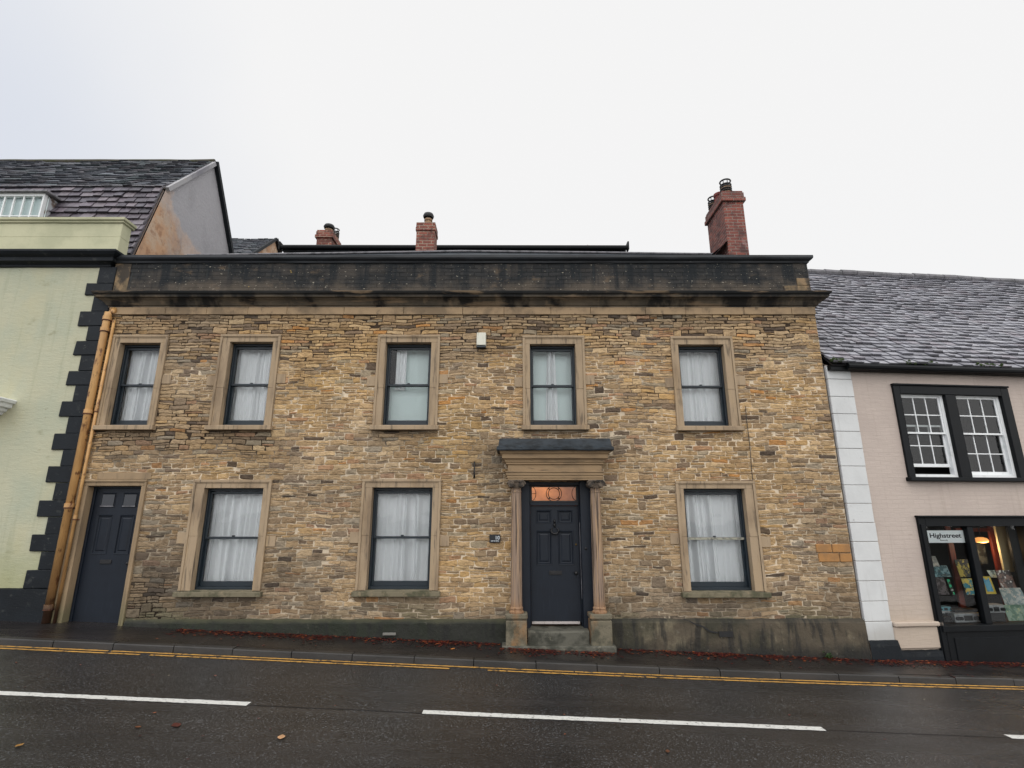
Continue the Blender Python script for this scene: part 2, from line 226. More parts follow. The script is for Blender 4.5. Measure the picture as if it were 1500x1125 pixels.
# ------------------------------------------------------------------ object helpers
def tag(o, label=None, cat=None, group=None, kind=None):
    for k, v in (('label', label), ('category', cat), ('group', group), ('kind', kind)):
        if v: o[k] = v
    return o
def empty(name, loc, rz=0.0):
    o = bpy.data.objects.new(name, None); o.empty_display_size = 0.3; o.location = loc; o.rotation_euler = (0, 0, rz); COL.objects.link(o); return o
class MB:
    """collects shapes of ONE part"""
    def __init__(s): s.v = []; s.f = []; s.c = []; s.mi = []; s.hasc = False
    def add(s, vs, fs, col=None, mi=0):
        o = len(s.v); s.v += [tuple(p) for p in vs]; s.f += [tuple(i+o for i in f) for f in fs]; s.mi += [mi]*len(fs)
        if col is None: s.c += [(1, 1, 1)]*len(vs)
        elif isinstance(col, list): s.c += col; s.hasc = True
        else: s.c += [col]*len(vs); s.hasc = True
        return s
    def box(s, x0, x1, y0, y1, z0, z1, col=None, mi=0):
        vs = [(x, y, z) for z in (z0, z1) for y in (y0, y1) for x in (x0, x1)]
        return s.add(vs, [(0, 2, 3, 1), (4, 5, 7, 6), (0, 1, 5, 4), (2, 6, 7, 3), (0, 4, 6, 2), (1, 3, 7, 5)], col, mi)
    def tube(s, pts, r, n=10, caps=True, col=None):
        pts = [Vector(p) for p in pts]; vs = []; fs = []
        rs = r if isinstance(r, (list, tuple)) else [r]*len(pts)
        for i, p in enumerate(pts):
            d = (pts[min(i+1, len(pts)-1)]-pts[max(i-1, 0)]).normalized()
            a = d.cross(Vector((0, 0, 1))) if abs(d.z) < .9 else d.cross(Vector((1, 0, 0)))
            a.normalize(); b = d.cross(a)
            for k in range(n):
                t = 2*math.pi*k/n; vs.append(p+rs[i]*(math.cos(t)*a+math.sin(t)*b))
        for i in range(len(pts)-1):
            for k in range(n):
                k2 = (k+1) % n; fs.append((i*n+k, i*n+k2, (i+1)*n+k2, (i+1)*n+k))
        if caps: fs += [tuple(range(n))[::-1], tuple(range((len(pts)-1)*n, len(pts)*n))]
        return s.add(vs, fs, col)
    def lathe(s, prof, c, n=24):
        vs = []; fs = []; m = len(prof)
        for r, z in prof:
            for k in range(n):
                t = 2*math.pi*k/n; vs.append((c[0]+r*math.cos(t), c[1]+r*math.sin(t), c[2]+z))
        for i in range(m-1):
            for k in range(n):
                k2 = (k+1) % n; fs.append((i*n+k, i*n+k2, (i+1)*n+k2, (i+1)*n+k))
        fs += [tuple(range(n))[::-1], tuple(range((m-1)*n, m*n))]
        return s.add(vs, fs)
    def sweep(s, prof, x0, x1, yb, y0=0.0, seg=1, wob=0.0, l=True, r=True):
        """moulding with returned, mitred ends: prof = [(projection, z)]"""
        vs = []; fs = []; xs = [x0+(x1-x0)*i/seg for i in range(seg+1)]
        for p, z in prof:
            row = [(x0-(p if l else 0), yb, z)]
            for i, x in enumerate(xs):
                xx = x-(p if i == 0 and l else 0)+(p if i == seg and r else 0)
                w = wob*nz(x*1.7, z*9, 3) if 0 < i < seg else 0
                row.append((xx, y0-p+w, z+w*0.8))
            row.append((x1+(p if r else 0), yb, z)); vs += row
        m = seg+3
        for i in range(len(prof)-1):
            for k in range(m-1): fs.append((i*m+k, i*m+k+1, (i+1)*m+k+1, (i+1)*m+k))
        return s.add(vs, fs)
    def build(s, name, mats, parent=None, bevel=0.0, smooth=False, recalc=True):
        me = bpy.data.meshes.new(name); me.from_pydata(s.v, [], s.f)
        if not isinstance(mats, (list, tuple)): mats = [mats]
        for m in mats: me.materials.append(m)
        if s.hasc:
            ca = me.color_attributes.new('Col', 'FLOAT_COLOR', 'POINT')
            ca.data.foreach_set('color', [x for c in s.c for x in (*c, 1.0)])
        me.polygons.foreach_set('material_index', s.mi)
        if recalc or bevel:
            bm = bmesh.new(); bm.from_mesh(me)
            if recalc: bmesh.ops.recalc_face_normals(bm, faces=bm.faces)
            if bevel: bmesh.ops.bevel(bm, geom=list(bm.edges), offset=bevel, segments=1, profile=0.5, affect='EDGES', clamp_overlap=True)
            bm.to_mesh(me); bm.free()
        if smooth: me.polygons.foreach_set('use_smooth', [True]*len(me.polygons))
        me.update()
        o = bpy.data.objects.new(name, me); COL.objects.link(o)
        if parent: o.parent = parent
        return o
def T(mb, org):
    mb.v = [(p[0]-org[0], p[1]-org[1], p[2]-org[2]) for p in mb.v]; return mb
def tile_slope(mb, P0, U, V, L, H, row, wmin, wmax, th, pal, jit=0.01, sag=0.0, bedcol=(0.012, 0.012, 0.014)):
    """rows of separately laid tiles on a slope"""
    P0, U, V = Vector(P0), Vector(U).normalized(), Vector(V).normalized(); N = U.cross(V).normalized()
    if N.z < 0: N = -N
    nr = int(math.ceil(H/row))
    for r in range(nr):
        v0 = r*row; x = -random.random()*wmax*0.5
        while x < L:
            w = random.uniform(wmin, wmax); a = max(0, x); b = min(L, x+w-0.006); x += w
            if b-a < 0.02: continue
            d = random.gauss(0, jit*0.6); v1 = min(H, v0+row*1.7); sg = sag*fbm(a*0.45+P0.x, v0*0.6, 2.0, 2)
            vb = v0+d+0.012*nz(a*1.3, r*3.1)
            t0, t1 = th*random.uniform(.8, 1.7)+0.012, 0.004
            tl = random.gauss(0, jit*0.35)
            def pt(u, v, h): return P0+U*u+V*v+N*(h+sg)
            c = random.choice(pal); k = random.uniform(1-.25*min(1, jit/.009), 1+.25*min(1, jit/.009)); c = tuple(q*k for q in c)
            cl = random.uniform(0, .02)
            vs = [pt(a+cl, vb+tl, t0*.3), pt(b, vb-tl, t0*.3), pt(b, v1, t1-.006), pt(a, v1, t1-.006), pt(a+cl, vb+tl, t0), pt(b-cl*.5, vb-tl, t0+tl*.5), pt(b, v1, t1), pt(a, v1, t1)]
            dk = tuple(q*.10 for q in c)  # shade line under each course painted in: butt edge coloured near black
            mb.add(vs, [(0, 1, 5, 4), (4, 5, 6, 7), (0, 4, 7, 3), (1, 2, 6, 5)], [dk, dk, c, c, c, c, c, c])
    # solid bed below the tiles
    a, b, c, d = P0-N*.02, P0+U*L-N*.02, P0+U*L+V*H-N*.02, P0+V*H-N*.02
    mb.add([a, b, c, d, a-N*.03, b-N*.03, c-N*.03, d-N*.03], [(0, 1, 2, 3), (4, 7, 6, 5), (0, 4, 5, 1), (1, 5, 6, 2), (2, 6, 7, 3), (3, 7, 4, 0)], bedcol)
def text_mesh(txt, size, mat, loc, parent, name='lettering', bold=0.0, ext=0.002, rz=0.0, sx=1.0, align='LEFT'):
    cu = bpy.data.curves.new(name, 'FONT'); cu.body = txt; cu.size = size; cu.offset = bold; cu.extrude = ext; cu.align_x = align
    to = bpy.data.objects.new('tmp', cu); COL.objects.link(to)
    me = bpy.data.meshes.new_from_object(to.evaluated_get(bpy.context.evaluated_depsgraph_get()))
    bpy.data.objects.remove(to); me.name = name; me.materials.clear(); me.materials.append(mat)
    for v in me.vertices: x, y, z = v.co; v.co = (loc[0]+x*sx, loc[1]-z, loc[2]+y)
    o = bpy.data.objects.new(name, me); COL.objects.link(o); o.parent = parent; return o

# ================================================================== THE SETTING
def strip(name, y0f, y1f, z0, mat, xa=-60, xb=60, n=240):
    mb = MB(); vs = []
    for i in range(n+1):
        x = xa+(xb-xa)*i/n; vs += [(x, y0f(x), g(x)+z0), (x, y1f(x), g(x)+z0)]
    mb.add(vs, [(2*i, 2*i+2, 2*i+3, 2*i+1) for i in range(n)]); return mb.build(name, mat)
mb = MB(); xs = [-400, -200, -60, -30, 0, 30, 60, 200, 400]; ys = [-400, -100, -20, 0, 20, 100, 400]
mb.add([(x, y, g(x)-0.16) for y in ys for x in xs], [(j*9+i, j*9+i+1, j*9+i+10, j*9+i+9) for j in range(6) for i in range(8)])
tag(mb.build('ground', m_ground), kind='structure')
tag(strip('road', lambda x: -6.6, lambda x: kerb_y(x)-0.004, -0.09, m_road), kind='structure')
mb = MB(); n = 240
for i in range(n):
    xa, xb = -60+i*.5, -60+(i+1)*.5
    mb.add([(xa, kerb_y(xa)+.12, g(xa)), (xb, kerb_y(xb)+.12, g(xb)), (xb, .35, g(xb)+.006), (xa, .35, g(xa)+.006)], [(0, 1, 2, 3)])
tag(mb.build('pavement', m_pave), kind='structure')
tag(strip('far_pavement', lambda x: -9.5, lambda x: -6.6, 0.01, m_pave), kind='structure')
mb = MB(); x = -40.0
while x < 40:                                            # kerb stones with open joints
    w = random.choice((0.88, 0.9, 0.92)); xe = x+w-0.012; dz = random.gauss(0, .003); dy = random.gauss(0, .003)
    vs = []
    for xx in (x, xe):
        k = kerb_y(xx)+dy; z = g(xx)+dz
        vs += [(xx, k-.004, z-.12), (xx, k, z-.012), (xx, k+.014, z), (xx, k+.125, z+.002), (xx, k+.125, z-.12)]
    mb.add(vs, [(0, 5, 6, 1), (1, 6, 7, 2), (2, 7, 8, 3), (3, 8, 9, 4), (0, 1, 2, 3, 4), (9, 8, 7, 6, 5)])
    x += w
tag(mb.build('kerb', m_kerb), kind='structure')
def painted(name, x0, x1, yc, w, mat, seed):
    mb = MB(); n = max(2, int((x1-x0)/.05)); vs = []
    for i in range(n+1):
        x = x0+(x1-x0)*i/n; e = .007*nz(x*9, seed)+.009*nz(x*31, seed+3); e2 = .007*nz(x*9, seed+7)+.009*nz(x*31, seed+5)
        vs += [(x, yc(x)-w/2+e, g(x)-.086), (x, yc(x)+w/2+e2, g(x)-.086)]
    mb.add(vs, [(2*i, 2*i+2, 2*i+3, 2*i+1) for i in range(n)])
    return tag(mb.build(name, mat), kind='structure')
def wy(x): return -3.10+0.012*max(0, x)+0.006*min(0, x+3)
for x0, x1 in ((-13.9, -9.4), (-7.43, -2.953), (-0.998, 3.483), (5.546, 10.0), (12.0, 16.5)): painted('centre_line_marking', x0, x1, wy, 0.115, m_wpaint, x0)
mb = MB(); vs = []
for i in range(401):                                      # tar joint along the middle of the road
    x = -20+i*.1; vs += [(x, wy(x)-.03+.01*nz(x*2, 3)-.010, g(x)-.0875), (x, wy(x)-.03+.01*nz(x*2, 3)+.008+.006*nz(x*6, 8), g(x)-.0875)]
mb.add(vs, [(2*i, 2*i+2, 2*i+3, 2*i+1) for i in range(400)]); tag(mb.build('road_joint', m_black), kind='structure')
def ya(x): return kerb_y(x)-.055
def yb(x): return kerb_y(x)-.175
for f, segs in ((ya, ((-30, -5.95), (-5.9, -4.86), (-4.84, 0.9), (0.92, 30))), (yb, ((-30, -5.4), (-5.25, -4.9), (-4.86, -0.9), (-.35, 1.9), (1.93, 30)))):
    for a, b in segs: painted('yellow_line_marking', a, b, f, 0.05, m_ypaint, a)

# ================================================================== STONE HOUSE
HX0, HX1 = -7.93, 5.97
house = tag(empty('stone_house', (-0.97, 0, 0.0)), 'two storey honey coloured rubble stone house with blackened parapet, five upper windows and columned doorway', 'house')
HO = house.location
OPS = [  # op x0,x1,z0,z1 ; surround outer x0,x1,top ; kind
    (-7.59, -6.80, 3.755, 5.37, -7.735, -6.665, 5.53, 'W1'), (-5.46, -4.625, 3.755, 5.39, -5.65, -4.485, 5.54, 'W2'),
    (-2.44, -1.56, 3.755, 5.38, -2.60, -1.392, 5.53, 'W3'), (0.344, 1.222, 3.755, 5.345, 0.205, 1.402, 5.515, 'W4'),
    (3.212, 4.09, 3.74, 5.335, 3.072, 4.27, 5.50, 'W5'), (-5.56, -4.49, 0.865, 2.605, -5.765, -4.348, 2.755, 'G2'),
    (-2.525, -1.432, 0.87, 2.615, -2.708, -1.278, 2.765, 'G3'), (3.098, 4.20, 0.855, 2.595, 2.958, 4.395, 2.73, 'G5'),
    (-7.672, -6.705, -0.2, 2.643, -7.84, -6.612, 2.755, 'DL'), (0.10, 1.44, -0.4, 2.74, 0.10, 1.44, 2.74, 'DM')]
WZ0, WZ1 = -0.3, 5.96
def dirt_and_tone(x, z):
    """0..1 sooty / damp staining, plus a darker tone low on the wall"""
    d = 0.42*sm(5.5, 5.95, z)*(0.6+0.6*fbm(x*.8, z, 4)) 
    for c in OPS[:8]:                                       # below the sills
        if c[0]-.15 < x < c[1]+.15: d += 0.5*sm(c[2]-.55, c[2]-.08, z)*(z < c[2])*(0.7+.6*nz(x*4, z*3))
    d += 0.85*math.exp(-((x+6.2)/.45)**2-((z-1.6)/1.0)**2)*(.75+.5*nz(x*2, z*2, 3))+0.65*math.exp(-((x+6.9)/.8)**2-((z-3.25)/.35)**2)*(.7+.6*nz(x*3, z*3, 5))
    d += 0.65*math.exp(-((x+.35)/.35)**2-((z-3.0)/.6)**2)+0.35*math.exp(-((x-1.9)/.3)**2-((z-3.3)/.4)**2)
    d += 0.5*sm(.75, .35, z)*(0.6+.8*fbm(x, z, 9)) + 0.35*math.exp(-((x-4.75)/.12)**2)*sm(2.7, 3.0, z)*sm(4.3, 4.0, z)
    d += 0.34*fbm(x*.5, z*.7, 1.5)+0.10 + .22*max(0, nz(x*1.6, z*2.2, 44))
    d += 0.25*sm(-3.5, -5.5, x)*sm(2.2, .8, z) + .26*sm(1.9, .5, z)*(.8+.7*nz(x*1.2, z*1.5, 60)) + .12*sm(3.2, 2.0, z) + .22*sm(4.6, 5.8, x)*sm(0, .3, nz(x*1.5, z*1.8, 70))  # lower part of the wall made darker towards the bottom
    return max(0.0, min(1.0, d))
PAL = [((184, 153, 112), 5), ((174, 144, 104), 5), ((194, 164, 122), 3), ((162, 133, 97), 3), ((182, 147, 98), 1.9), ((150, 127, 100), 1.8), ((132, 111, 90), .9), ((162, 145, 120), 1.3), ((100, 84, 70), .5), ((174, 134, 98), .8), ((186, 134, 76), .3)]
PC = [srgb(c[0]+1, c[1], c[2]-2) for c, w in PAL]; PW = [w for c, w in PAL]
def inside(x0, x1, z0, z1):
    for a, b, c, d, oa, ob, ot, k in OPS:
        if x1 > oa+.02 and x0 < ob-.02 and z1 > c-.09 and z0 < ot-.02: return True
    return False
UX, UZ = 0.037, 0.0200
nx_, nz_ = int((HX1-HX0)/UX), int((WZ1-0.33)/UZ)
UX = (HX1-HX0)/nx_; UZ = (WZ1-.33)/nz_
occ = [[inside(HX0+i*UX+UX*.3, HX0+(i+1)*UX-UX*.3, .33+j*UZ+UZ*.3, .33+(j+1)*UZ-UZ*.3) for i in range(nx_)] for j in range(nz_)]
wall = MB()
def warp(x, z):
    a = .35+.65*sm(HX1, HX1-.3, x)*sm(HX0, HX0+.2, x)
    return x+a*(.018*nz(x*3, z*3, 5)+.010*nz(x*9, z*9, 8)), z+a*(.050*nz(x*.7, z*1.1, 1)+.026*nz(x*2.6, z*3.4, 2)+.011*nz(x*8, z*8, 12))
def stone(x0, x1, z0, z1):
    w, h = x1-x0, z1-z0; gp = random.uniform(.0028, .0062)
    cx, cz = (x0+x1)/2, (z0+z1)/2
    rnd = min(h, w)*random.uniform(.07, .22)
    nb = max(2, int(w/.07)); nv = max(1, int(h/.05)); out = []
    X0, X1, Z0, Z1 = x0+gp, x1-gp, z0+gp, z1-gp
    for i in range(nb+1): out.append([X0+rnd*.8+(X1-X0-1.6*rnd)*i/nb, Z0])
    out.append([X1-rnd*.25, Z0+rnd*.3])
    for i in range(nv+1): out.append([X1, Z0+rnd*.8+(Z1-Z0-1.6*rnd)*i/nv])
    out.append([X1-rnd*.3, Z1-rnd*.25])
    for i in range(nb+1): out.append([X1-rnd*.8-(X1-X0-1.6*rnd)*i/nb, Z1])
    out.append([X0+rnd*.25, Z1-rnd*.3])
    for i in range(nv+1): out.append([X0, Z1-rnd*.8-(Z1-Z0-1.6*rnd)*i/nv])
    out.append([X0+rnd*.3, Z0+rnd*.25])
    jj = min(.007, h*.085)
    pts = [warp(x+random.uniform(-jj, jj), z+random.uniform(-jj, jj)) for x, z in out]
    cx, cz = warp(cx, cz)
    pr = random.uniform(.004, .015); n = len(pts); vs = []; 
    tx, tz = random.gauss(0, .035), random.gauss(0, .06)
    k0 = random.choices(PC, PW)[0]; br = random.uniform(.89, 1.10)
    d = dirt_and_tone(cx, cz); dk = (1-.62*d)
    reg = 1+.16*fbm(cx*.5, cz*.5, 7)
    gm = fbm(cx*.7, cz*.7, 21)                                # warm / grey drift over the wall
    col = [k0[0]*br*dk*reg, k0[1]*br*dk*reg*(1+.04*max(0, -gm)), k0[2]*br*dk*reg*(1-.10*gm)]
    gy = sum(col)/3; s_ = .05+.35*d+.12*max(0, -gm); col = [c*(1-s_)+gy*s_ for c in col]
    if cz < .85:
        mo = sm(.85, .4, cz)*sm(-.05, .25, nz(cx*.9, cz*2, 30)); mc = srgb(104, 100, 78)
        col = [c*(1-mo*.7)+m*mo*.7 for c, m in zip(col, mc)]
    col = tuple(col)
    e = tuple(c*.75 for c in col)
    cs = []
    for s, yy, cc in ((1.0, .016, e), (.985, -.4*pr, col), (.80, -pr, col), (.45, -pr*1.15, col)):
        for x, z in pts:
            X, Z = cx+(x-cx)*s, cz+(z-cz)*(s if s > .9 else s*.95+.02)
            Y = yy+(0 if yy > 0 else (tx*(X-cx)+tz*(Z-cz))+.006*nz(X*17, Z*17, 4) + random.gauss(0, .0016))
            vs.append((X, Y, Z)); q = 1+random.uniform(-.1, .1); cs.append(tuple(c*q for c in cc))
    fs = []
    for r in range(3):
        for i in range(n):
            i2 = (i+1) % n; fs.append((r*n+i, r*n+i2, (r+1)*n+i2, (r+1)*n+i))
    fs.append(tuple(range(3*n, 4*n)))
    wall.add(vs, fs, cs, 0)
def ok(j0, j1, i0, i1):
    return all(not occ[j][i] for j in range(j0, j1) for i in range(i0, i1))
def put(i0, i1, j0, j1):
    for j in range(j0, j1):
        for i in range(i0, i1): occ[j][i] = True
    stone(HX0+i0*UX, HX0+i1*UX, .33+j0*UZ, .33+j1*UZ)
courses = []; j = 0
while j < nz_:
    z = .33+j*UZ
    h = random.choice((3, 3, 4, 4, 5)) if z < .8 else (random.choice((2, 3, 3, 3, 4)) if z > 5.0 else random.choice((2, 3, 3, 3, 4, 4, 4, 5)))
    if nz_-(j+h) < 2: h = nz_-j
    courses.append((j, j+h)); j += h
prev = set()
for ci, (j0, j1) in enumerate(courses):
    h = j1-j0; i = 0; cur = set()
    nxt = courses[ci+1] if ci+1 < len(courses) else None
    while i < nx_:
        if occ[j0][i]:                                       # blocked here: try the upper rows only where something thin remains
            k = j0
            while k < j1 and occ[k][i]: k += 1
            if k < j1 and not occ[k][i]:
                e = i
                while e < nx_ and e-i < 8 and occ[j0][e] and ok(k, j1, e, e+1): e += 1
                if e > i: put(i, e, k, j1); i = e; continue
            i += 1; continue
        run = 0
        while i+run < nx_ and run < 20 and not occ[j0][i+run]: run += 1
        w = random.choice((4, 5, 5, 6, 6, 7, 7, 8, 9, 10, 12)) if h < 4 else random.choice((4, 5, 6, 6, 7, 7, 8, 9))
        for dw in (0, 1, -1, 2, -2, 3):
            if w+dw >= 3 and not any(i+w+dw+q in prev for q in (-1, 0, 1)): w += dw; break
        w = min(w, run)
        if 0 < run-w < 3: w = run if run < 12 else run-4
        top = j1
        while top > j0+1 and not ok(j0, top, i, i+w): top -= 1
        if top == j1 and nxt and random.random() < .05 and 3 < w < 9 and nxt[1]-j0 < 9 and ok(j1, nxt[1], i, i+w): put(i, i+w, j0, nxt[1])
        elif top-j0 >= 4 and random.random() < .28:             # two thin stones in one course height
            m = j0+2; a = i+max(2, int(w*random.uniform(.35, .65)))
            put(i, i+w, j0, m) if random.random() < .6 or w < 6 else (put(i, a, j0, m), put(a, i+w, j0, m))
            put(i, i+w, m, top) if random.random() < .5 or w < 6 else (put(i, a, m, top), put(a, i+w, m, top))
        else: put(i, i+w, j0, top)
        cur.add(i+w); i += w
    prev = cur
# mortar bed: sheet pierced by the openings
mx = sorted(set([HX0+k*.12 for k in range(int((HX1-HX0)/.12)+1)]+[HX1]+[v for o in OPS for v in (o[0], o[1])]))
mz = sorted(set([WZ0+k*.12 for k in range(int((WZ1-WZ0)/.12)+1)]+[WZ1]+[v for o in OPS for v in (o[2], o[3])]))
mc_ = []; mv = []
for z in mz:
    for x in mx:
        mv.append((x, 0.001+.004*nz(x*5, z*5), z)); d = dirt_and_tone(x, z)
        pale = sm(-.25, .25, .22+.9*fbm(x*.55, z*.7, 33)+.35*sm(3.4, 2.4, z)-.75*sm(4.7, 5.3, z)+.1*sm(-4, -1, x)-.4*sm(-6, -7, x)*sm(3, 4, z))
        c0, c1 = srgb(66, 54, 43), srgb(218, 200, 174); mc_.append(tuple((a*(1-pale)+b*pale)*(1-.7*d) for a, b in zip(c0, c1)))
mf = []; nxm = len(mx)
for j in range(len(mz)-1):
    for i in range(nxm-1):
        cx, cz = (mx[i]+mx[i+1])/2, (mz[j]+mz[j+1])/2
        if any(o[0] < cx < o[1] and o[2] < cz < o[3] for o in OPS): continue
        mf.append((j*nxm+i, j*nxm+i+1, (j+1)*nxm+i+1, (j+1)*nxm+i))
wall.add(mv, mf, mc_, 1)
# side and back walls, so that the house is closed
for bx in ((HX0, HX0+.25, .02, 6.0), (HX1-.25, HX1, .02, 6.0)):
    wall.box(bx[0], bx[1], bx[2], bx[3], WZ0, 6.5, srgb(150, 124, 92), 1)
wall.box(HX0+.25, HX1-.25, 5.75, 6.0, WZ0, 6.5, srgb(150, 124, 92), 1)
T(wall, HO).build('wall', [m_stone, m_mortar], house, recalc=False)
def hb(mb, name, mat, parent=house, **k): return T(mb, HO).build(name, mat, parent, **k)
# bright ochre repair stones at the right edge
mb = MB()
(rx0, rz1), (rx1, rz0) = at(1194, 797), at(1248, 823); rm = (rz0+rz1)/2
for x0, x1, z0, z1 in ((rx0, rx0+.27, rm+.008, rz1), (rx0+.285, 5.955, rm+.008, rz1), (rx0+.02, rx0+.38, rz0, rm-.008), (rx0+.395, 5.957, rz0, rm-.008)): mb.box(x0, x1, -.026, .01, z0, z1)
hb(mb, 'repair_stone', M('ochre_repair_stone', srgb(164, 118, 68), .85, [(srgb(140, 104, 66), 5, ONE, .4, .65, .8)], [(30, ONE, .3, .01)]), bevel=.008)
# floors inside (dark) and hall behind the front door
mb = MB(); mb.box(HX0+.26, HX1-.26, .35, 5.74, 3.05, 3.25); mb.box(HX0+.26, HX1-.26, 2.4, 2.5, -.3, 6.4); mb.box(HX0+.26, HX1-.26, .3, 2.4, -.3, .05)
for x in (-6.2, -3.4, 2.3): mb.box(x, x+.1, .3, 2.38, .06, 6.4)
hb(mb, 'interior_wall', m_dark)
mb = MB(); mb.box(-.06, .0, .26, 2.2, .06, 3.0); mb.box(1.5, 1.56, .26, 2.2, .06, 3.0); mb.box(-.06, 1.56, 2.2, 2.26, .06, 3.0); mb.box(-.06, 1.56, .3, 2.26, 2.98, 3.04)
hb(mb, 'hall_wall', m_hall)

# plinth: battered, uneven rendered base in two lengths
m_plinth_dark = M('dark_mossy_plinth', srgb(30, 31, 24), 0.8, [(srgb(26, 32, 17), 1.1, (0.8, 1, .8), 0.40, 0.58, 0.9), (srgb(20, 20, 17), 2.8, (3, 1, 0.5), 0.46, 0.68, 0.85), ('z', srgb(76, 74, 50), 0.33, 0.42, 0.16, 0.6), (srgb(70, 67, 50), 0.8, ONE, 0.60, 0.70, 0.5), (srgb(100, 96, 84), 12, ONE, 0.64, 0.74, 0.4)], [(12, ONE, 0.6, 0.03), (60, ONE, .5, .01)])
def plinth(x0, x1, ztop, name='plinth', mat=None):
    mb = MB(); n = int((x1-x0)/.08); ro = [(-.01, ztop+.035), (-.045, ztop+.005), (-.062, ztop-.03), (-.064, ztop-.12), (-.068, ztop-.25), (-.075, ztop-.4), (-.085, -.55)]
    vs = []
    for i in range(n+1):
        x = x0+(x1-x0)*i/n
        for k, (y, z) in enumerate(ro):
            w = .016*nz(x*2.3, z*4, 6)+.009*nz(x*8, z*8, 2)
            vs.append((x, y-(w if k else 0), z+(.014*nz(x*3, k, 8) if k < 3 else 0)))
    m = len(ro)
    mb.add(vs, [(i*m+k, (i+1)*m+k, (i+1)*m+k+1, i*m+k+1) for i in range(n) for k in range(m-1)])
    for i in (0, n): mb.add([vs[i*m+k] for k in range(m)]+[(x0+(x1-x0)*i/n, .02, -.55), (x0+(x1-x0)*i/n, .02, ztop+.035)], [tuple(range(m+2))])
    return hb(mb, name, mat or m_plinth)
p1 = plinth(-6.59, -.10, .375, mat=m_plinth_dark); p2 = plinth(1.62, 5.99, .385)
# crack and vent slot in the right plinth
mb = MB(); pts = [at(x, y, -.083) for x, y in ((1001, 907), (1010, 910), (1020, 915), (1030, 918), (1040, 925), (1052, 927))]
for (x0, z0), (x1, z1), w in zip(pts, pts[1:], (.006, .01, .012, .014, .012)):
    mb.add([(x0, -.0865, z0-w), (x1, -.0865, z1-w), (x1, -.0865, z1+w), (x0, -.0865, z0+w)], [(0, 1, 2, 3)])
a, b = at(1053, 925, -.083), at(1074, 933, -.083); mb.box(a[0], b[0], -.089, -.06, b[1], a[1])
hb(mb, 'vent_slot', m_black, p2)
# ---- cornice, frieze, parapet
prof = [(.0, 6.09), (.03, 6.10), (.03, 6.13), (.055, 6.145), (.075, 6.175), (.11, 6.215), (.155, 6.24), (.155, 6.25), (.20, 6.255), (.21, 6.275), (.21, 6.30), (.235, 6.315), (.25, 6.345), (.25, 6.365), (.22, 6.375), (.0, 6.41), (-.1, 6.412)]
hb(MB().sweep(prof, HX0, HX1, .3, seg=90, wob=.007), 'cornice', m_cornice)
mb = MB(); x = HX0
while x < HX1-.1:
    w = random.uniform(.75, 1.25); xe = min(HX1, x+w)
    if HX1-xe < .4: xe = HX1
    mb.box(x+.003, xe-.003, -.034-random.uniform(0, .006), .02, 5.955, 6.105); x = xe
hb(mb, 'frieze_band', m_frieze, bevel=.006)
mb = MB(); n = 150; vs = []
for i in range(n+1):
    x = -7.68+(5.955+7.68)*i/n
    for k in range(9):
        z = 6.38+k*.09; vs.append((x, -.004+.012*nz(x*2.2, z*4, 3)+.006*nz(x*9, z*9, 1), z))
mb.add(vs, [(i*9+k, (i+1)*9+k, (i+1)*9+k+1, i*9+k+1) for i in range(n) for k in range(8)]); mb.box(-7.68, 5.95, .03, .30, 6.385, 7.09)
par = hb(mb, 'parapet', m_parapet)
mb = MB(); mb.box(-8.0, -7.683, -.006, .30, 6.385, 7.09); hb(mb, 'parapet_end', m_parend, par)
prof = [(.0, 7.06), (.03, 7.07), (.04, 7.10), (.085, 7.13), (.10, 7.155), (.10, 7.205), (.08, 7.215), (-.32, 7.225)]
hb(MB().sweep(prof, -7.95, 5.95, .34, seg=90, wob=.008), 'parapet_coping', M('black_coping', srgb(30, 34, 39), .6, [(srgb(20, 22, 25), 2, (1, 1, 2), .42, .62, .8), (srgb(110, 112, 112), 9, ONE, .68, .78, .5)], [(20, ONE, .4, .01)]), par)
mb = MB(); x0, x1, z0, z1 = at(1170, 405)[0], 5.953, 6.4, 6.64
mb.box(5.70, 5.956, -.022, .02, 6.58, 6.74); mb.box(5.42, 5.957, -.024, .02, 6.42, 6.575); hb(mb, 'parapet_patch', m_parend, par, bevel=.01)

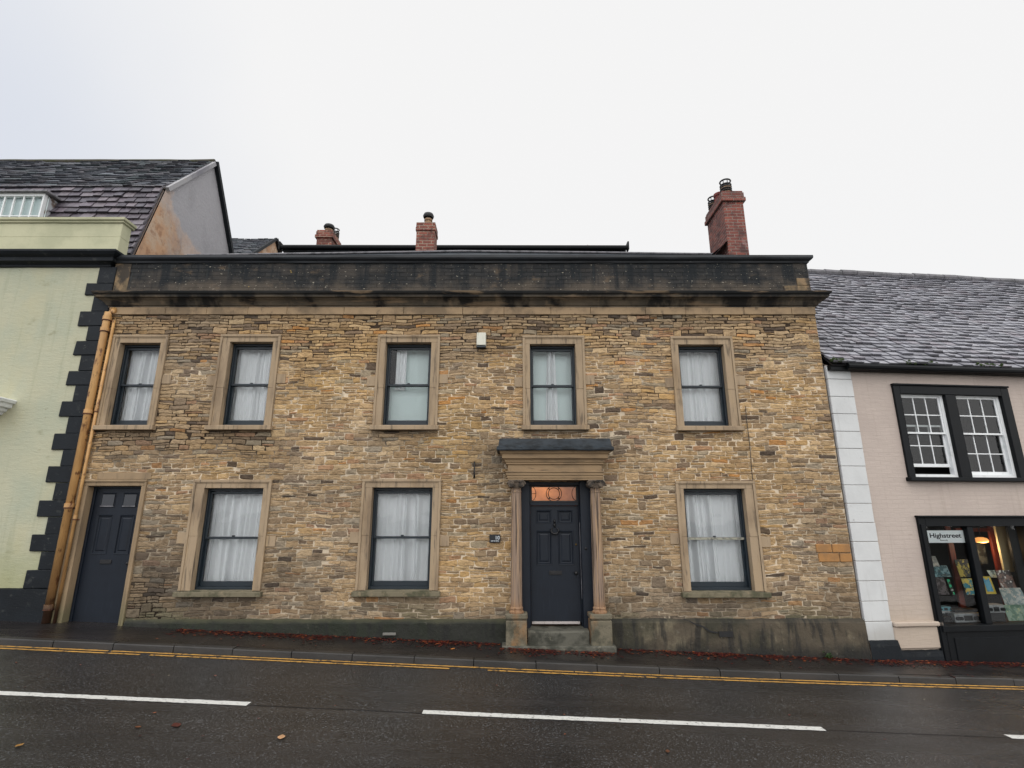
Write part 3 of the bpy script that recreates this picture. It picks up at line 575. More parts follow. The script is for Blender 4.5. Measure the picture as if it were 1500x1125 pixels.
# ---- windows
def window(o, upper):
    x0, x1, z0, z1, ox0, ox1, ot, k = o
    # box frame fixed in the reveal: the window part itself
    mb = MB(); yf = .11
    mb.box(x0, x0+.034, yf, yf+.15, z0, z1); mb.box(x1-.034, x1, yf, yf+.15, z0, z1); mb.box(x0+.034, x1-.034, yf, yf+.15, z1-.045, z1); mb.box(x0+.034, x1-.034, yf, yf+.15, z0, z0+.045)
    w = hb(mb, 'window', m_sash, bevel=.004)
    # stone surround: jambs, head and outer moulding
    mb = MB(); b = .045; yb_ = .11
    zj = z0+(z1-z0)*(.44 if upper else .52)
    for q0, q1 in ((z0, zj-.002), (zj+.002, z1)):
        for c0, c1 in ((ox0+b, x0), (x1, ox1-b)): mb.box(c0, c1, -.030-random.uniform(0, .004), yb_, q0, q1)
    mb.box(ox0+b+.004, x0-.003, -.02, yb_-.003, zj-.0025, zj+.0025); mb.box(x1+.003, ox1-b-.004, -.02, yb_-.003, zj-.0025, zj+.0025); mb.box(ox0+b, ox1-b, -.030, yb_, z1+.0015, ot-b)
    for q in (0, 1):
        e = (.048, .038)[q]*1.0; s = (0, .02)[q]
        mb.box(ox0+s, ox0+b+(.0 if q else -.002), -e-.006*q, .02, z0, ot-b); mb.box(ox1-b, ox1-s, -e-.006*q-.001, .02, z0, ot-b)
    mb.box(ox0, ox1, -.052, .02, ot-b+.001, ot)
    mb.box(ox0+.02, ox1-.02, -.040, .02, ot-b-.018, ot-b)
    if k != 'W1':
        zc = z0+(z1-z0)*(.52 if upper else .5)
        mb.box(ox0-.16, ox0-.004, -.026, .02, zc-.09, zc+.10); 
    zc = z0+(z1-z0)*(.55 if upper else .47); mb.box(ox1+.004, ox1+.17, -.026, .02, zc-.09, zc+.09)
    hb(mb, 'surround', m_ashlar, w, bevel=.005)
    mb = MB(); se = .05 if upper else .07
    mb.box(ox0-(0 if k == 'W1' else se*.6), ox1+se*.6, -.11, .115, z0-.095, z0-.012); mb.box(x0-.02, x1+.02, -.06, .12, z0-.014, z0)
    hb(mb, 'sill', m_ashlar if upper else M('mossy_sill_'+k, srgb(112, 104, 84), .85, [(srgb(66, 66, 46), 5, ONE, .45, .62, .85), (srgb(140, 124, 98), 9, ONE, .55, .7, .6)], [(30, ONE, .4, .01)]), w, bevel=.012)
    zm = (z0+z1)/2+(.0 if upper else .0)
    for nm, za, zb_, y, br in (('upper', zm-.02, z1-.055, .135, .04), ('lower', z0+.045, zm+.02, .185, .085)):
        mb = MB(); a, c = x0+.034, x1-.034; st = .034; tr = .045 if nm == 'upper' else .04
        mb.box(a, a+st, y, y+.04, za, zb_); mb.box(c-st, c, y, y+.04, za, zb_); mb.box(a+st, c-st, y, y+.04, zb_-tr, zb_); mb.box(a+st, c-st, y, y+.04, za, za+br)
        sa = hb(mb, 'sash', m_sash, w, bevel=.004)
        mb = MB(); mb.add([(a+st-.01, y+.02, za+br-.01), (c-st+.01, y+.02, za+br-.01), (c-st+.01, y+.02, zb_-tr+.01), (a+st-.01, y+.02, zb_-tr+.01)], [(0, 1, 2, 3)])
        hb(mb, 'pane', m_glass, w, recalc=False)
    mb = MB(); mb.box((x0+x1)/2-.025, (x0+x1)/2+.025, .15, .18, zm+.02, zm+.045); hb(mb, 'sash_catch', m_sash, w, bevel=.006)
    if k == 'G5':
        mb = MB(); mb.box(x0+.036, x1-.036, .122, .135, zm-.024, zm+.018); hb(mb, 'flaking_rail', M('flaking_white_paint', srgb(150, 148, 134), .8, [(srgb(60, 64, 64), 16, (1, 1, 1), .5, .62, .8)]), w, bevel=.003)
    return w
for o in OPS[:8]: window(o, o[7][0] == 'W')

# ---- curtains (hang from their rails: things of their own)
def curtain(x0, x1, z0, z1, y, seed, label, folds=9, amp=.03, gather=0.0, name='net_curtain', mat=None, flare=0.0, grp='net curtains in the stone house windows', cat='curtain'):
    rnd = random.Random(seed); nxx, nzz = 150, 14; vs = []
    ph = [rnd.uniform(0, 6.28) for _ in range(6)]; fr = [folds*q*rnd.uniform(.85, 1.15) for q in (.4, .75, 1.1, 1.7)]
    cx = (x0+x1)/2
    for j in range(nzz+1):
        t = j/nzz; z = z1+(z0-z1)*t
        for i in range(nxx+1):
            s = i/nxx; sp = s+.03*math.sin(6.28*s*1.3+ph[4])+.012*math.sin(3*t+ph[5]+s*9)
            a = 1.7*amp*(.6+.4*math.sin(s*9+ph[5]))*(.8+.3*t)
            w = sum(math.sin(6.28*fr[k]*sp+ph[k]+.5*t*(k-1))*(.9, .7, .45, .3)[k] for k in range(4))
            w = math.copysign(abs(w)**.75, w)
            x = x0+(x1-x0)*s
            x = cx+(x-cx)*(1-gather*(1-t))+flare*t*(s-.5)
            vs.append((x, max(.236, y+a*w), z))
    mb = MB(); m = nxx+1
    mb.add(vs, [(j*m+i, j*m+i+1, (j+1)*m+i+1, (j+1)*m+i) for j in range(nzz) for i in range(nxx)])
    org = ((x0+x1)/2, y, z0); o = T(mb, org).build(name, mat or m_net, smooth=True, recalc=False); o.location = org
    return tag(o, label, cat, grp)
CW = {'W1': ('net curtain in the upper window next to the buff drainpipe', 10, .032), 'W2': ('net curtain in the second upper window from the left', 8, .03),
      'W5': ('net curtain in the upper right window of the stone house', 9, .02), 'G2': ('gathered net curtain in the ground floor window right of the narrow side door', 8, .045),
      'G3': ('net curtain in the ground floor window left of the columned doorway', 7, .045), 'G5': ('net curtain in the ground floor window with flaking rail, right of the columned doorway', 9, .042)}
for i, o in enumerate(OPS[:8]):
    k = o[7]
    if k in CW: curtain(o[0]-.02, o[1]+.02, o[2]-.02, o[3]+.05, .325, 11+i*3, CW[k][0], CW[k][1], CW[k][2])
    else:
        l1 = {'W3': 'drawn net curtain bunched at the left of the third upper window', 'W4': 'narrow gathered net curtain in the middle of the upper window above the doorway'}[k]
        l2 = {'W3': 'pale aqua blind filling the third upper window, below the bunched curtain', 'W4': 'pale aqua blind in the upper window above the doorway'}[k]
        if k == 'W3': curtain(o[0]+.16, o[0]+.36, 4.5, o[3]+.02, .28, 5, l1, 3, .03)
        else: curtain(o[0]+.30, o[0]+.56, o[2]+.0, o[3]+.02, .28, 8, l1, 3, .03, gather=.45)
        curtain(o[0]+(.33 if k == 'W3' else 0), o[1]+.02, 4.5 if k == 'W3' else o[2]-.02, o[3]+.05, .36, 40+i, l2, 2.5, .006, name='window_blind', mat=m_blind, grp='blinds in the stone house windows', cat='blind')
        if k == 'W3': curtain(o[0]-.02, o[1]+.02, o[2]-.02, 4.58, .345, 44, 'pale aqua half blind behind the lower sash of the third upper window', 2, .005, name='window_blind', mat=m_blind, grp='blinds in the stone house windows', cat='blind')

# ---- side door on the left
x0, x1, z0, z1 = -7.672, -6.705, g(-7.2)-.02, 2.643
mb = MB(); yd = .12
def panelled(mb, X0, X1, Z0, Z1, y, panels, t=.05):
    """door leaf with sunk panels: panels = (x0,x1,z0,z1) rectangles"""
    xs_ = sorted(set([X0, X1]+[v for p in panels for v in p[:2]])); zs_ = sorted(set([Z0, Z1]+[v for p in panels for v in p[2:]]))
    for i in range(len(xs_)-1):
        for j in range(len(zs_)-1):
            cx, cz = (xs_[i]+xs_[i+1])/2, (zs_[j]+zs_[j+1])/2
            if any(p[0] < cx < p[1] and p[2] < cz < p[3] for p in panels): continue
            a = (xs_[i], xs_[i+1], zs_[j], zs_[j+1]); mb.add([(a[0], y, a[2]), (a[1], y, a[2]), (a[1], y, a[3]), (a[0], y, a[3])], [(0, 1, 2, 3)])
    for p in panels:
        q = [(p[0], p[2]), (p[1], p[2]), (p[1], p[3]), (p[0], p[3])]
        def ring(d, yy): return [(a+(d if i in (0, 3) else -d), yy, b+(d if i in (0, 1) else -d)) for i, (a, b) in enumerate(q)]
        rs = [ring(0, y), ring(.006, y-.008), ring(.018, y-.006), ring(.03, y+.014), ring(.055, y+.016), ring(.075, y+.006)]
        vs = [v for r in rs for v in r]; fs = [(r*4+i, r*4+(i+1) % 4, (r+1)*4+(i+1) % 4, (r+1)*4+i) for r in range(5) for i in range(4)]+[(20, 21, 22, 23)]
        mb.add(vs, fs)
    mb.box(X0, X1, y+.02, y+t, Z0, Z1)
fx0, fx1 = x0+.045, x1-.045; xm = (fx0+fx1)/2
zt0, zt1 = 2.27, 2.53
gl = [(fx0+.10, xm-.06, zt0, zt1), (xm+.06, fx1-.10, zt0, zt1)]
pn = [(fx0+.10, xm-.06, 1.45, 2.14), (xm+.06, fx1-.10, 1.45, 2.14)]
panelled(mb, fx0, fx1, z0+.01, z1-.04, yd+.03, pn+gl)
ld = hb(mb, 'side_door', m_navy, recalc=False)
mb = MB(); mb.box(x0, x0+.043, yd, yd+.1, z0, z1); mb.box(x1-.043, x1, yd, yd+.1, z0, z1); mb.box(x0+.043, x1-.043, yd, yd+.1, z1-.038, z1); hb(mb, 'door_frame', m_navy, ld, bevel=.004)
for p in gl:
    mb = MB(); mb.box(p[0]+.03, p[1]-.03, yd+.022, yd+.0285, p[2]+.03, p[3]-.03); hb(mb, 'pane', M('dark_door_glass', (.012, .013, .016), .08), ld)
    mb = MB(); mb.box(p[0]+.02, p[1]-.02, yd+.010, yd+.03, p[2]+.012, p[2]+.028); hb(mb, 'glazing_bead', m_leadlight, ld)
mb = MB(); mb.box(xm-.14, xm+.06, yd+.014, yd+.034, 1.29, 1.36); hb(mb, 'letterbox', m_black, ld, bevel=.006)
mb = MB(); mb.lathe([(.012, 0), (.012, .02), (.026, .03), (.026, .045), (.01, .055)], (0, 0, 0)); mb.v = [(fx1-.07+x, yd+.03-z, 1.30+y) for x, y, z in mb.v]; hb(mb, 'door_knob', m_black, ld, smooth=True)
mb = MB(); o = OPS[8]; b = .04
mb.box(o[4]+b, o[0], -.03, .125, -.1, o[3]); mb.box(o[1], o[5]-b, -.03, .125, -.1, o[3]); mb.box(o[4]+b, o[5]-b, -.03, .125, o[3]+.0015, o[6]-b)
mb.box(o[4], o[4]+b-.002, -.05, .02, -.1, o[6]-b); mb.box(o[5]-b+.002, o[5], -.05, .02, -.1, o[6]-b); mb.box(o[4], o[5], -.055, .02, o[6]-b+.001, o[6])
mb.box(o[4]+.3, o[5]+.05, -.026, .02, o[6]+.004, o[6]+.13)
hb(mb, 'surround', M('side_door_stone', srgb(148, 126, 98), .85, [(srgb(110, 94, 74), 2.2, (1, 1, .35), .45, .7, .8), (srgb(70, 62, 52), 6, (3, 3, .5), .58, .76, .6), ('z', srgb(92, 92, 66), 1.0, .4, .6, .7)], [(40, ONE, .3, .008)]), ld, bevel=.006)

# ---- main doorway: portico, door, fanlight, steps
por = MB(); e0, e1 = -.075, 1.595
prof = [(.0, 2.735), (.0, 2.765), (.012, 2.772), (.012, 2.81), (.028, 2.82), (.028, 2.86), (.045, 2.868), (.045, 2.882), (.0, 2.895), (.0, 3.0), (.03, 3.01), (.03, 3.035), (.05, 3.05), (.05, 3.075), (.085, 3.105), (.10, 3.11), (.10, 3.175), (.125, 3.195), (.15, 3.24), (.15, 3.262), (.0, 3.265)]
por.sweep(prof, e0, e1, .02, y0=-.27)
por.add([(e0, .02, 2.735), (e0, -.27, 2.735), (e1, -.27, 2.735), (e1, .02, 2.735)], [(0, 1, 2, 3)])
portico = hb(por, 'portico', m_entab)
mb = MB(); n = 46; vs = []
ring = [(.14, 3.24), (.188, 3.232), (.198, 3.25), (.196, 3.295), (.166, 3.318), (.150, 3.435), (.135, 3.452), (-.28, 3.475)]
mb.sweep(ring, e0, e1, .02, y0=-.27, seg=40, wob=.02)
hb(mb, 'lead_cap', m_lead, portico)
for cx in (.075, 1.475):
    mb = MB(); cy = -.185
    mb.lathe([(.115, .53), (.125, .54), (.125, .565), (.108, .575), (.105, .60), (.112, .61), (.106, .625), (.098, .64), (.097, 1.2), (.094, 1.8), (.088, 2.35), (.084, 2.52), (.092, 2.525), (.092, 2.545), (.084, 2.55), (.084, 2.6)], (cx, cy, 0), 30)
    # shallow flutes
    for i, (x, y, z) in enumerate(mb.v):
        k = i % 30
        if .65 < z < 2.5 and k % 2: mb.v[i] = (cx+(x-cx)*.975, cy+(y-cy)*.975, z)
    mb2 = mb
    col = hb(mb2, 'column', m_column, portico, smooth=False)
    mb = MB(); mb.box(cx-.135, cx+.135, cy-.13, .02, 2.705, 2.735); mb.box(cx-.10, cx+.10, cy-.105, .02, 2.60, 2.705)
    for s in (-1, 1):                                        # scrolled volutes
        for yy in (cy-.135,):
            pts = []; 
            for q in range(26):
                t = q/25*math.pi*3.6; r = .062*(1-q/30); pts.append((cx+s*(.095+r*math.cos(t)*1), yy, 2.655+r*math.sin(t)))
            mb.tube(pts, [.018*(1-q/40) for q in range(26)], 6)
        mb.tube([(cx+s*.10, cy-.15, 2.655), (cx+s*.10, -.01, 2.655)], .045, 12)
    for q in range(5): 
        mb.tube([(cx-.05+q*.025, cy-.11, 2.60), (cx-.05+q*.025, cy-.125, 2.66)], [.014, .008], 6)
    hb(mb, 'capital', m_capital, portico, smooth=False)
    mb = MB(); w = .19; zb = g(cx)-.05
    mb.box(cx-w+.015, cx+w-.015, -.325, .0, zb, .435); mb.box(cx-w+.03, cx+w-.03, -.31, .0, .435, .46); mb.box(cx-w+.005, cx+w-.005, -.335, .0, .46, .535)
    for i, (x, y, z) in enumerate(mb.v): mb.v[i] = (x+random.gauss(0, .003), y+random.gauss(0, .003), z+random.gauss(0, .002))
    hb(mb, 'pedestal', m_pedestal, portico, bevel=.015)
mb = MB(); mb.box(-.165, 1.70, -.37, -.0, -.12, .058); hb(mb, 'base_slab', m_step, portico, bevel=.014)
mb = MB(); n = 30; vs = []
for i in range(n+1):
    x = .265+(1.285-.265)*i/n; wz = .008*nz(x*4, 2)-.012*math.exp(-((x-.77)/.3)**2)
    vs += [(x, -.20+.006*nz(x*9, 1), .05), (x, -.205+.008*nz(x*9, 2), .235+wz), (x, -.18, .262+wz), (x, .25, .275+wz*.4)]
mb.add(vs, [(i*4+k, (i+1)*4+k, (i+1)*4+k+1, i*4+k+1) for i in range(n) for k in range(3)]); hb(mb, 'step', m_step, portico)
# frame pilasters
mb = MB(); dx0, dx1 = .335, 1.205
mb.box(.085, dx0-.02, -.02, .22, .265, 2.735); mb.box(dx1+.02, 1.455, -.02, .22, .265, 2.735); mb.box(dx0-.02, dx1+.02, .04, .22, 2.665, 2.735)
mb.box(dx0-.022, dx1+.022, .10, .22, 2.30, 2.36)
mb.box(dx0-.02, dx0, .10, .22, .265, 2.665); mb.box(dx1, dx1+.02, .10, .22, .265, 2.665)
md = MB()
cx = (dx0+dx1)/2
pn = [(dx0+.10, cx-.055, 1.98, 2.22), (cx+.055, dx1-.10, 1.98, 2.22), (dx0+.10, cx-.055, 1.27, 1.86), (cx+.055, dx1-.10, 1.27, 1.86)]
panelled(md, dx0+.004, dx1-.004, .33, 2.297, .15, pn)
door = hb(md, 'front_door', m_navy, recalc=False)
hb(mb, 'door_frame', m_navy, door, bevel=.005)
mb = MB(); mb.box(dx0+.01, dx1-.03, .115, .16, .305, .345); hb(mb, 'weather_strip', M('pale_weather_strip', srgb(176, 168, 164), .5, [(srgb(130, 118, 112), 12, ONE, .45, .65, .6)]), door, bevel=.004)
mb = MB(); mb.box(cx-.115, cx+.115, .137, .155, 1.105, 1.175); mb.box(cx-.095, cx+.095, .131, .14, 1.12, 1.16); hb(mb, 'letterbox', m_black, door, bevel=.005)
mb = MB(); pts = [(cx+.07*math.sin(t), .11, 1.86+.055*math.cos(t)) for t in [x*math.pi/10 for x in range(2, 19)]]; mb.tube(pts, [.012+.006*math.sin(i/16*math.pi) for i in range(17)], 8); mb.tube([(cx, .15, 1.975), (cx, .12, 1.965), (cx, .112, 1.92)], [.022, .028, .018], 10)
mb.tube([(cx, .15, 1.99), (cx, .135, 2.03), (cx, .14, 2.06)], [.02, .018, .006], 8); mb.tube([(cx, .15, 1.81), (cx, .125, 1.81)], .02, 10)
hb(mb, 'knocker', m_black, door, smooth=True)
mb = MB(); mb.lathe([(.03, 0), (.03, .01), (.014, .016), (.014, .035), (.032, .05), (.034, .065), (.022, .08), (.003, .084)], (0, 0, 0)); mb.v = [(dx1-.075+x, .15-z, 1.14+y) for x, y, z in mb.v]; hb(mb, 'door_knob', m_black, door, smooth=True)
mb = MB(); mb.lathe([(.018, 0), (.018, .006), (.008, .01)], (0, 0, 0)); mb.v = [(dx1-.055+x, .15-z, 1.62+y) for x, y, z in mb.v]; hb(mb, 'keyhole', M('old_brass', srgb(96, 76, 40), .4, metal=.8), door, smooth=True)
mb = MB(); mb.tube([(dx1+.012, .095, 2.0), (dx1+.012, .093, 1.2), (dx1+.016, .094, .72)], .005, 6); hb(mb, 'draught_strip', m_leadlight, door)
mb = MB(); mb.lathe([(.022, 0), (.022, .012), (.01, .016)], (0, 0, 0)); mb.v = [(1.30+x, -.02-z, 1.56+y) for x, y, z in mb.v]; hb(mb, 'bell_push', m_black, door, smooth=True)
# fanlight with ring of bars
fz0, fz1 = 2.375, 2.655; fc = (fz0+fz1)/2
mb = MB(); mb.add([(dx0, .17, fz0-.01), (dx1, .17, fz0-.01), (dx1, .17, fz1+.01), (dx0, .17, fz1+.01)], [(0, 1, 2, 3)]); hb(mb, 'fanlight_pane', m_fan, door, recalc=False)
mb = MB()
mb.box(dx0, dx0+.03, .14, .19, fz0-.015, fz1+.012); mb.box(dx1-.03, dx1, .14, .19, fz0-.015, fz1+.012); mb.box(dx0+.03, dx1-.03, .14, .19, fz0-.015, fz0+.012); mb.box(dx0+.03, dx1-.03, .14, .19, fz1-.02, fz1+.012)
for r in (.105, .142): mb.tube([(cx+r*math.cos(t), .152, fc+r*.98*math.sin(t)) for t in [2*math.pi*k/28 for k in range(29)]], .007, 6)
for a in range(4):
    t = math.pi/4+a*math.pi/2; mb.tube([(cx+.105*math.cos(t), .152, fc+.103*math.sin(t)), (cx+.142*math.cos(t), .152, fc+.139*math.sin(t))], .012, 6)
for s in (-1, 1):
    mb.tube([(cx+s*(.42-.09*math.cos(t)), .152, fc+.13*math.sin(t)) for t in [-1.5+3.0*k/10 for k in range(11)]], .006, 6)
mb.tube([(dx0+.02, .152, fc), (dx0+.11, .152, fc)], .005, 6)
hb(mb, 'fanlight_bars', m_black, door)
hall = bpy.data.lights.new('hall_light', 'POINT'); hall.energy = 6.5; hall.color = (1, .62, .32); hall.shadow_soft_size = .06
ho = bpy.data.objects.new('hall_light', hall); ho.location = (.52, .62, 2.72); COL.objects.link(ho)

# ---- roofs and chimneys of the stone house
mb = MB(); vs = [(-7.6, .35, 6.95), (5.85, .35, 6.95), (4.6, 1.55, 8.10), (-3.0, 1.55, 8.17), (-7.6, 1.55, 8.02), (-7.6, 6.0, 7.9), (5.85, 6.0, 7.6), (5.85, 1.0, 7.4)]
mb.add([(-7.6, .35, 7.0), (5.85, .35, 7.0), (4.75, 1.5, 8.06), (-1.2, 1.5, 8.13), (-7.6, 1.5, 8.03), (-7.6, 6, 7.0), (5.85, 6, 7.0)], [(0, 1, 2, 3, 4), (4, 3, 2, 6, 5), (1, 6, 2), (0, 4, 5)])
rf = hb(mb, 'roof', m_slate, recalc=True)
mb = MB(); mb.tube([(-7.6, 1.48, 8.04), (-4, 1.47, 8.09), (-1.2, 1.48, 8.145), (2, 1.48, 8.11), (4.75, 1.48, 8.07)], .025, 8); hb(mb, 'ridge_flashing', m_leadlight, rf)
mb = MB(); X0, X1 = -6.60, 3.28
mb.box(X0+.1, X1-.1, 4.05, 8.0, 7.2, 9.55); mb.add([(X0, 4.0, 9.58), (X1, 4.0, 9.58), (X1, 8.0, 9.9), (X0, 8.0, 9.9), (X0, 4.0, 9.50), (X1, 4.0, 9.50), (X1, 8.0, 9.5), (X0, 8.0, 9.5)], [(0, 1, 2, 3), (4, 7, 6, 5), (0, 4, 5, 1), (1, 5, 6, 2), (2, 6, 7, 3), (3, 7, 4, 0)])
rr = hb(mb, 'rear_roof', m_slate, bevel=.01)
mb = MB(); mb.tube([(X0-.05, 3.94, 9.60), (X1+.05, 3.94, 9.585)], .07, 10); mb.box(X0-.06, X0-.02, 3.85, 4.05, 9.5, 9.74); mb.box(X1+.02, X1+.06, 3.85, 4.05, 9.5, 9.74); hb(mb, 'gutter', m_shoptrim, rr)
mb = MB(); mb.tube([(2.1, 4.3, 9.55), (2.1, 4.3, 9.72), (2.22, 4.3, 9.80), (2.36, 4.3, 9.74)], .07, 10); hb(mb, 'roof_vent', m_clay, rr, smooth=True)
def pot(parent, x, y, z, r, h, mat, cage=False, cap=False):
    mb = MB(); mb.lathe([(r*1.15, 0), (r*1.15, .05), (r, .06), (r*.92, h*.7), (r*1.08, h*.76), (r*1.08, h), (r*.75, h), (r*.7, h*.5)], (x, y, z), 18); p = hb(mb, 'chimney_pot', mat, parent, smooth=False)
    mb = MB()
    if cage:
        for q in range(5): mb.tube([(x+r*1.02*math.cos(t), y+r*1.02*math.sin(t), z+h*.55+q*.055+.05*(q == 4)) for t in [2*math.pi*k/18 for k in range(19)]], .019, 6)
        for k in range(8):
            t = 2*math.pi*k/8; mb.tube([(x+r*math.cos(t), y+r*math.sin(t), z+h*.5), (x+r*math.cos(t), y+r*math.sin(t), z+h*.55+.27)], .01, 5)
        hb(mb, 'cowl', m_black, parent)
    if cap:
        mb.lathe([(r*1.3, 0), (r*1.45, .05), (r*1.2, .11), (r*.4, .16)], (x, y, z+h+.05), 18); mb.tube([(x, y, z+h-.02), (x, y, z+h+.06)], r*.8, 12); hb(mb, 'cowl', m_black, parent, smooth=False)
def chimney(x0, x1, y0, y1, z0, z1, mat, corb=.05, corbz=.28, taper=.0):
    mb = MB(); mb.box(x0, x1, y0, y1, z0, z1-corbz)
    mb.box(x0-corb, x1+corb, y0-corb, y1+corb, z1-corbz+.001, z1-corbz+.10); mb.box(x0-corb*.55, x1+corb*.55, y0-corb*.55, y1+corb*.55, z1-corbz+.101, z1-.05); mb.box(x0-.01, x1+.01, y0-.01, y1+.01, z1-.05, z1)
    return hb(mb, 'chimney', mat, bevel=.006)
c1 = chimney(4.86, 5.32, 1.0, 2.0, 6.9, 9.42, m_brick)
pot(c1, 5.06, 1.22, 9.42, .115, .22, m_clay, cage=True); pot(c1, 5.03, 1.55, 9.42, .12, .28, m_clayred); pot(c1, 5.0, 1.85, 9.40, .11, .2, m_clay, cage=True)
mb = MB(); mb.add([(4.66, .95, 7.95), (4.86, .96, 8.15), (4.855, 1.9, 8.2), (4.62, 1.9, 8.1)], [(0, 1, 2, 3)]); hb(mb, 'flashing', m_leadlight, c1)
c2 = chimney(-2.47, -2.0, 2.5, 2.95, 7.4, 9.52, m_brick2, corb=.02, corbz=.24)
pot(c2, -2.21, 2.7, 9.52, .10, .2, m_clay, cap=True)
c3 = chimney(-6.06, -5.6, 5.0, 5.85, 9.4, 10.78, m_brick2, corb=.05)
pot(c3, -5.80, 5.25, 10.78, .12, .14, m_clay, cap=True); pot(c3, -5.72, 5.62, 10.78, .1, .18, m_clay, cage=True)

# ---- fittings on the wall: things of their own
def pipe(name, x, y, r, ztop, zbot, label, collars, elbow):
    e = tag(empty(name, (x, y, zbot)), label, 'drainpipe'); mb = MB()
    pts = [(0, 0, 0), (0, 0, ztop-zbot-.12)]
    if elbow: pts += [(.0, 0, ztop-zbot-.06), (.03, .02, ztop-zbot), (.09, .07, ztop-zbot+.02)]
    mb.tube(pts, r, 14); mb.build('pipe', m_pipe, e, smooth=True)
    for z in collars:
        mb = MB(); mb.tube([(0, 0, z-zbot-.035), (0, 0, z-zbot+.035)], r*1.22, 14); mb.build('collar', m_pipe, e)
        mb = MB(); mb.tube([(0, 0, z-zbot-.055), (0, 0, z-zbot-.04)], r*1.28, 14); mb.box(-r*1.9, r*1.9, .03, .05, z-zbot-.058, z-zbot-.036); mb.build('bracket', m_rust, e)
    return e
pipe('drainpipe', -7.885, -.09, .062, 6.02, .36, 'thick buff painted drainpipe with rusty foot at the left edge of the stone house', (5.85, 5.62, 4.0, 2.3, .62), True)
pipe('drainpipe', -7.755, -.07, .026, 5.93, .30, 'thin buff pipe just right of the thick drainpipe', (4.05, 2.1), False)
o = MB(); a, b = at(697, 486, -.1), at(711, 506, -.1); w = b[0]-a[0]; h = a[1]-b[1]
o.add([(-w/2, .08, 0), (w/2, .08, 0), (w/2, .08, h), (-w/2, .08, h), (-w/2+.008, -.0, .012), (w/2-.008, -.0, .012), (w/2-.008, .0, h-.012), (-w/2+.008, .0, h-.012)], [(0, 1, 5, 4), (1, 2, 6, 5), (2, 3, 7, 6), (3, 0, 4, 7), (4, 5, 6, 7), (3, 2, 1, 0)])
al = tag(empty('alarm_box', (-.594, -.095, b[1])), 'white plastic alarm box on the stone wall between two upper windows', 'alarm box'); o.build('case', m_alarm, al, bevel=.006)
mb = MB(); mb.box(-w/2+.004, w/2-.004, .0, .08, -.035, 0); mb.build('strobe', m_sash, al, bevel=.004)
a, b = at(717, 783, -.04), at(733, 795, -.04); w = b[0]-a[0]; h = a[1]-b[1]
pl = tag(empty('house_number_plaque', ((a[0]+b[0])/2, -.035, b[1])), 'small dark slate plaque with number 10 left of the columned doorway', 'sign')
mb = MB(); mb.box(-w/2, w/2, -.012, .02, 0, h); mb.build('board', m_plaque, pl, bevel=.004)
text_mesh('10', h*.62, m_letter, (w*.44, -.013, h*.40), pl, bold=.0015, align='RIGHT', ext=.001)
mb = MB()
for i, (q0, q1) in enumerate(((-.36, -.16), (-.12, .02), (.05, .36))): mb.box(w*q0, w*q1, -.0145, -.0118, h*.18, h*.26)
mb.build('small_lettering', m_letter, pl)
a, b = at(695, 676, -.05), at(697, 700, -.05)
hk = tag(empty('iron_hook', (a[0], -.03, b[1])), 'short black iron hook on the stone wall left of the door canopy', 'hook'); h = a[1]-b[1]
mb = MB(); mb.tube([(.0, .03, h), (0, -.03, h-.02), (.004, -.035, h*.6), (0, -.03, .08), (0, -.01, 0)], [.012, .013, .012, .014, .02], 8); mb.build('bar', m_black, hk, smooth=True)
pts = [at(x, y, -.03) for x, y in ((1092, 595), (1093, 612), (1098, 650), (1101, 690), (1103, 706), (1108, 745))]
cb = tag(empty('wall_cable', (pts[-1][0], -.035, pts[-1][1])), 'thin black cable running down the wall beside the right hand windows', 'cable')
mb = MB(); mb.tube([(p[0]-pts[-1][0], 0, p[1]-pts[-1][1]) for p in pts], .006, 6); mb.build('wire', m_black, cb)
x, z = at(570, 929, -.12)
mb = MB(); mb.box(-.11, .11, -.02, .01, -.02, .02); o = mb.build('vent_plate', M('grey_vent_plate', srgb(112, 110, 104), .6), bevel=.004); o.location = (x, -.1, z); tag(o, 'small grey vent plate at the foot of the mossy plinth left of the doorway', 'vent')

# ================================================================== PALE GREEN HOUSE (left)
GX0, GX1 = -17.0, -7.955
gh = tag(empty('green_house', (-12.4, 0, g(-12.4))), 'pale green rendered house with black quoins and mansard roof left of the stone house', 'house'); GO = gh.location
def gb(mb, name, mat, parent=gh, **k): return T(mb, GO).build(name, mat, parent, **k)
WIN = (-11.5, -10.52, 4.9, 6.42); GD = (-11.3, -10.2, -.2, 3.2)
mb = MB(); xs_ = [GX0, -13, -12, WIN[0], GD[0], WIN[1], GD[1], -9.6, -9, -8.5, GX1]; zs_ = [-.3, 1, 2, GD[3], 4, WIN[2], 5.6, WIN[3], 6.99]; mb_v = [(x, .0, z) for z in zs_ for x in xs_]; nn = len(xs_)
mb.add(mb_v, [(j*nn+i, j*nn+i+1, (j+1)*nn+i+1, (j+1)*nn+i) for j in range(len(zs_)-1) for i in range(nn-1) if not (WIN[0] <= xs_[i] < WIN[1] and WIN[2] <= zs_[j] < WIN[3]) and not (GD[0] <= xs_[i] < GD[1] and zs_[j] < GD[3])])
mb.box(GX1-.3, GX1-.012, .25, 6.0, -.3, 7.0); mb.box(GX0, GX0+.3, .25, 6, -.3, 7); mb.box(GX0, GX1-.02, 5.7, 6, -.3, 7); mb.box(GX0+.3, GX1-.3, .9, 1.0, -.3, 7)
gb(mb, 'wall', m_green)
QL = [(415, 432), (456, 477), (499, 520), (543, 564), (588, 610), (635, 658), (683, 707), (733, 757), (783, 808), (835, 862)]
xl = [125, 113, 104, 95, 84, 74, 64, 54, 44, 34]
prev = 6.985
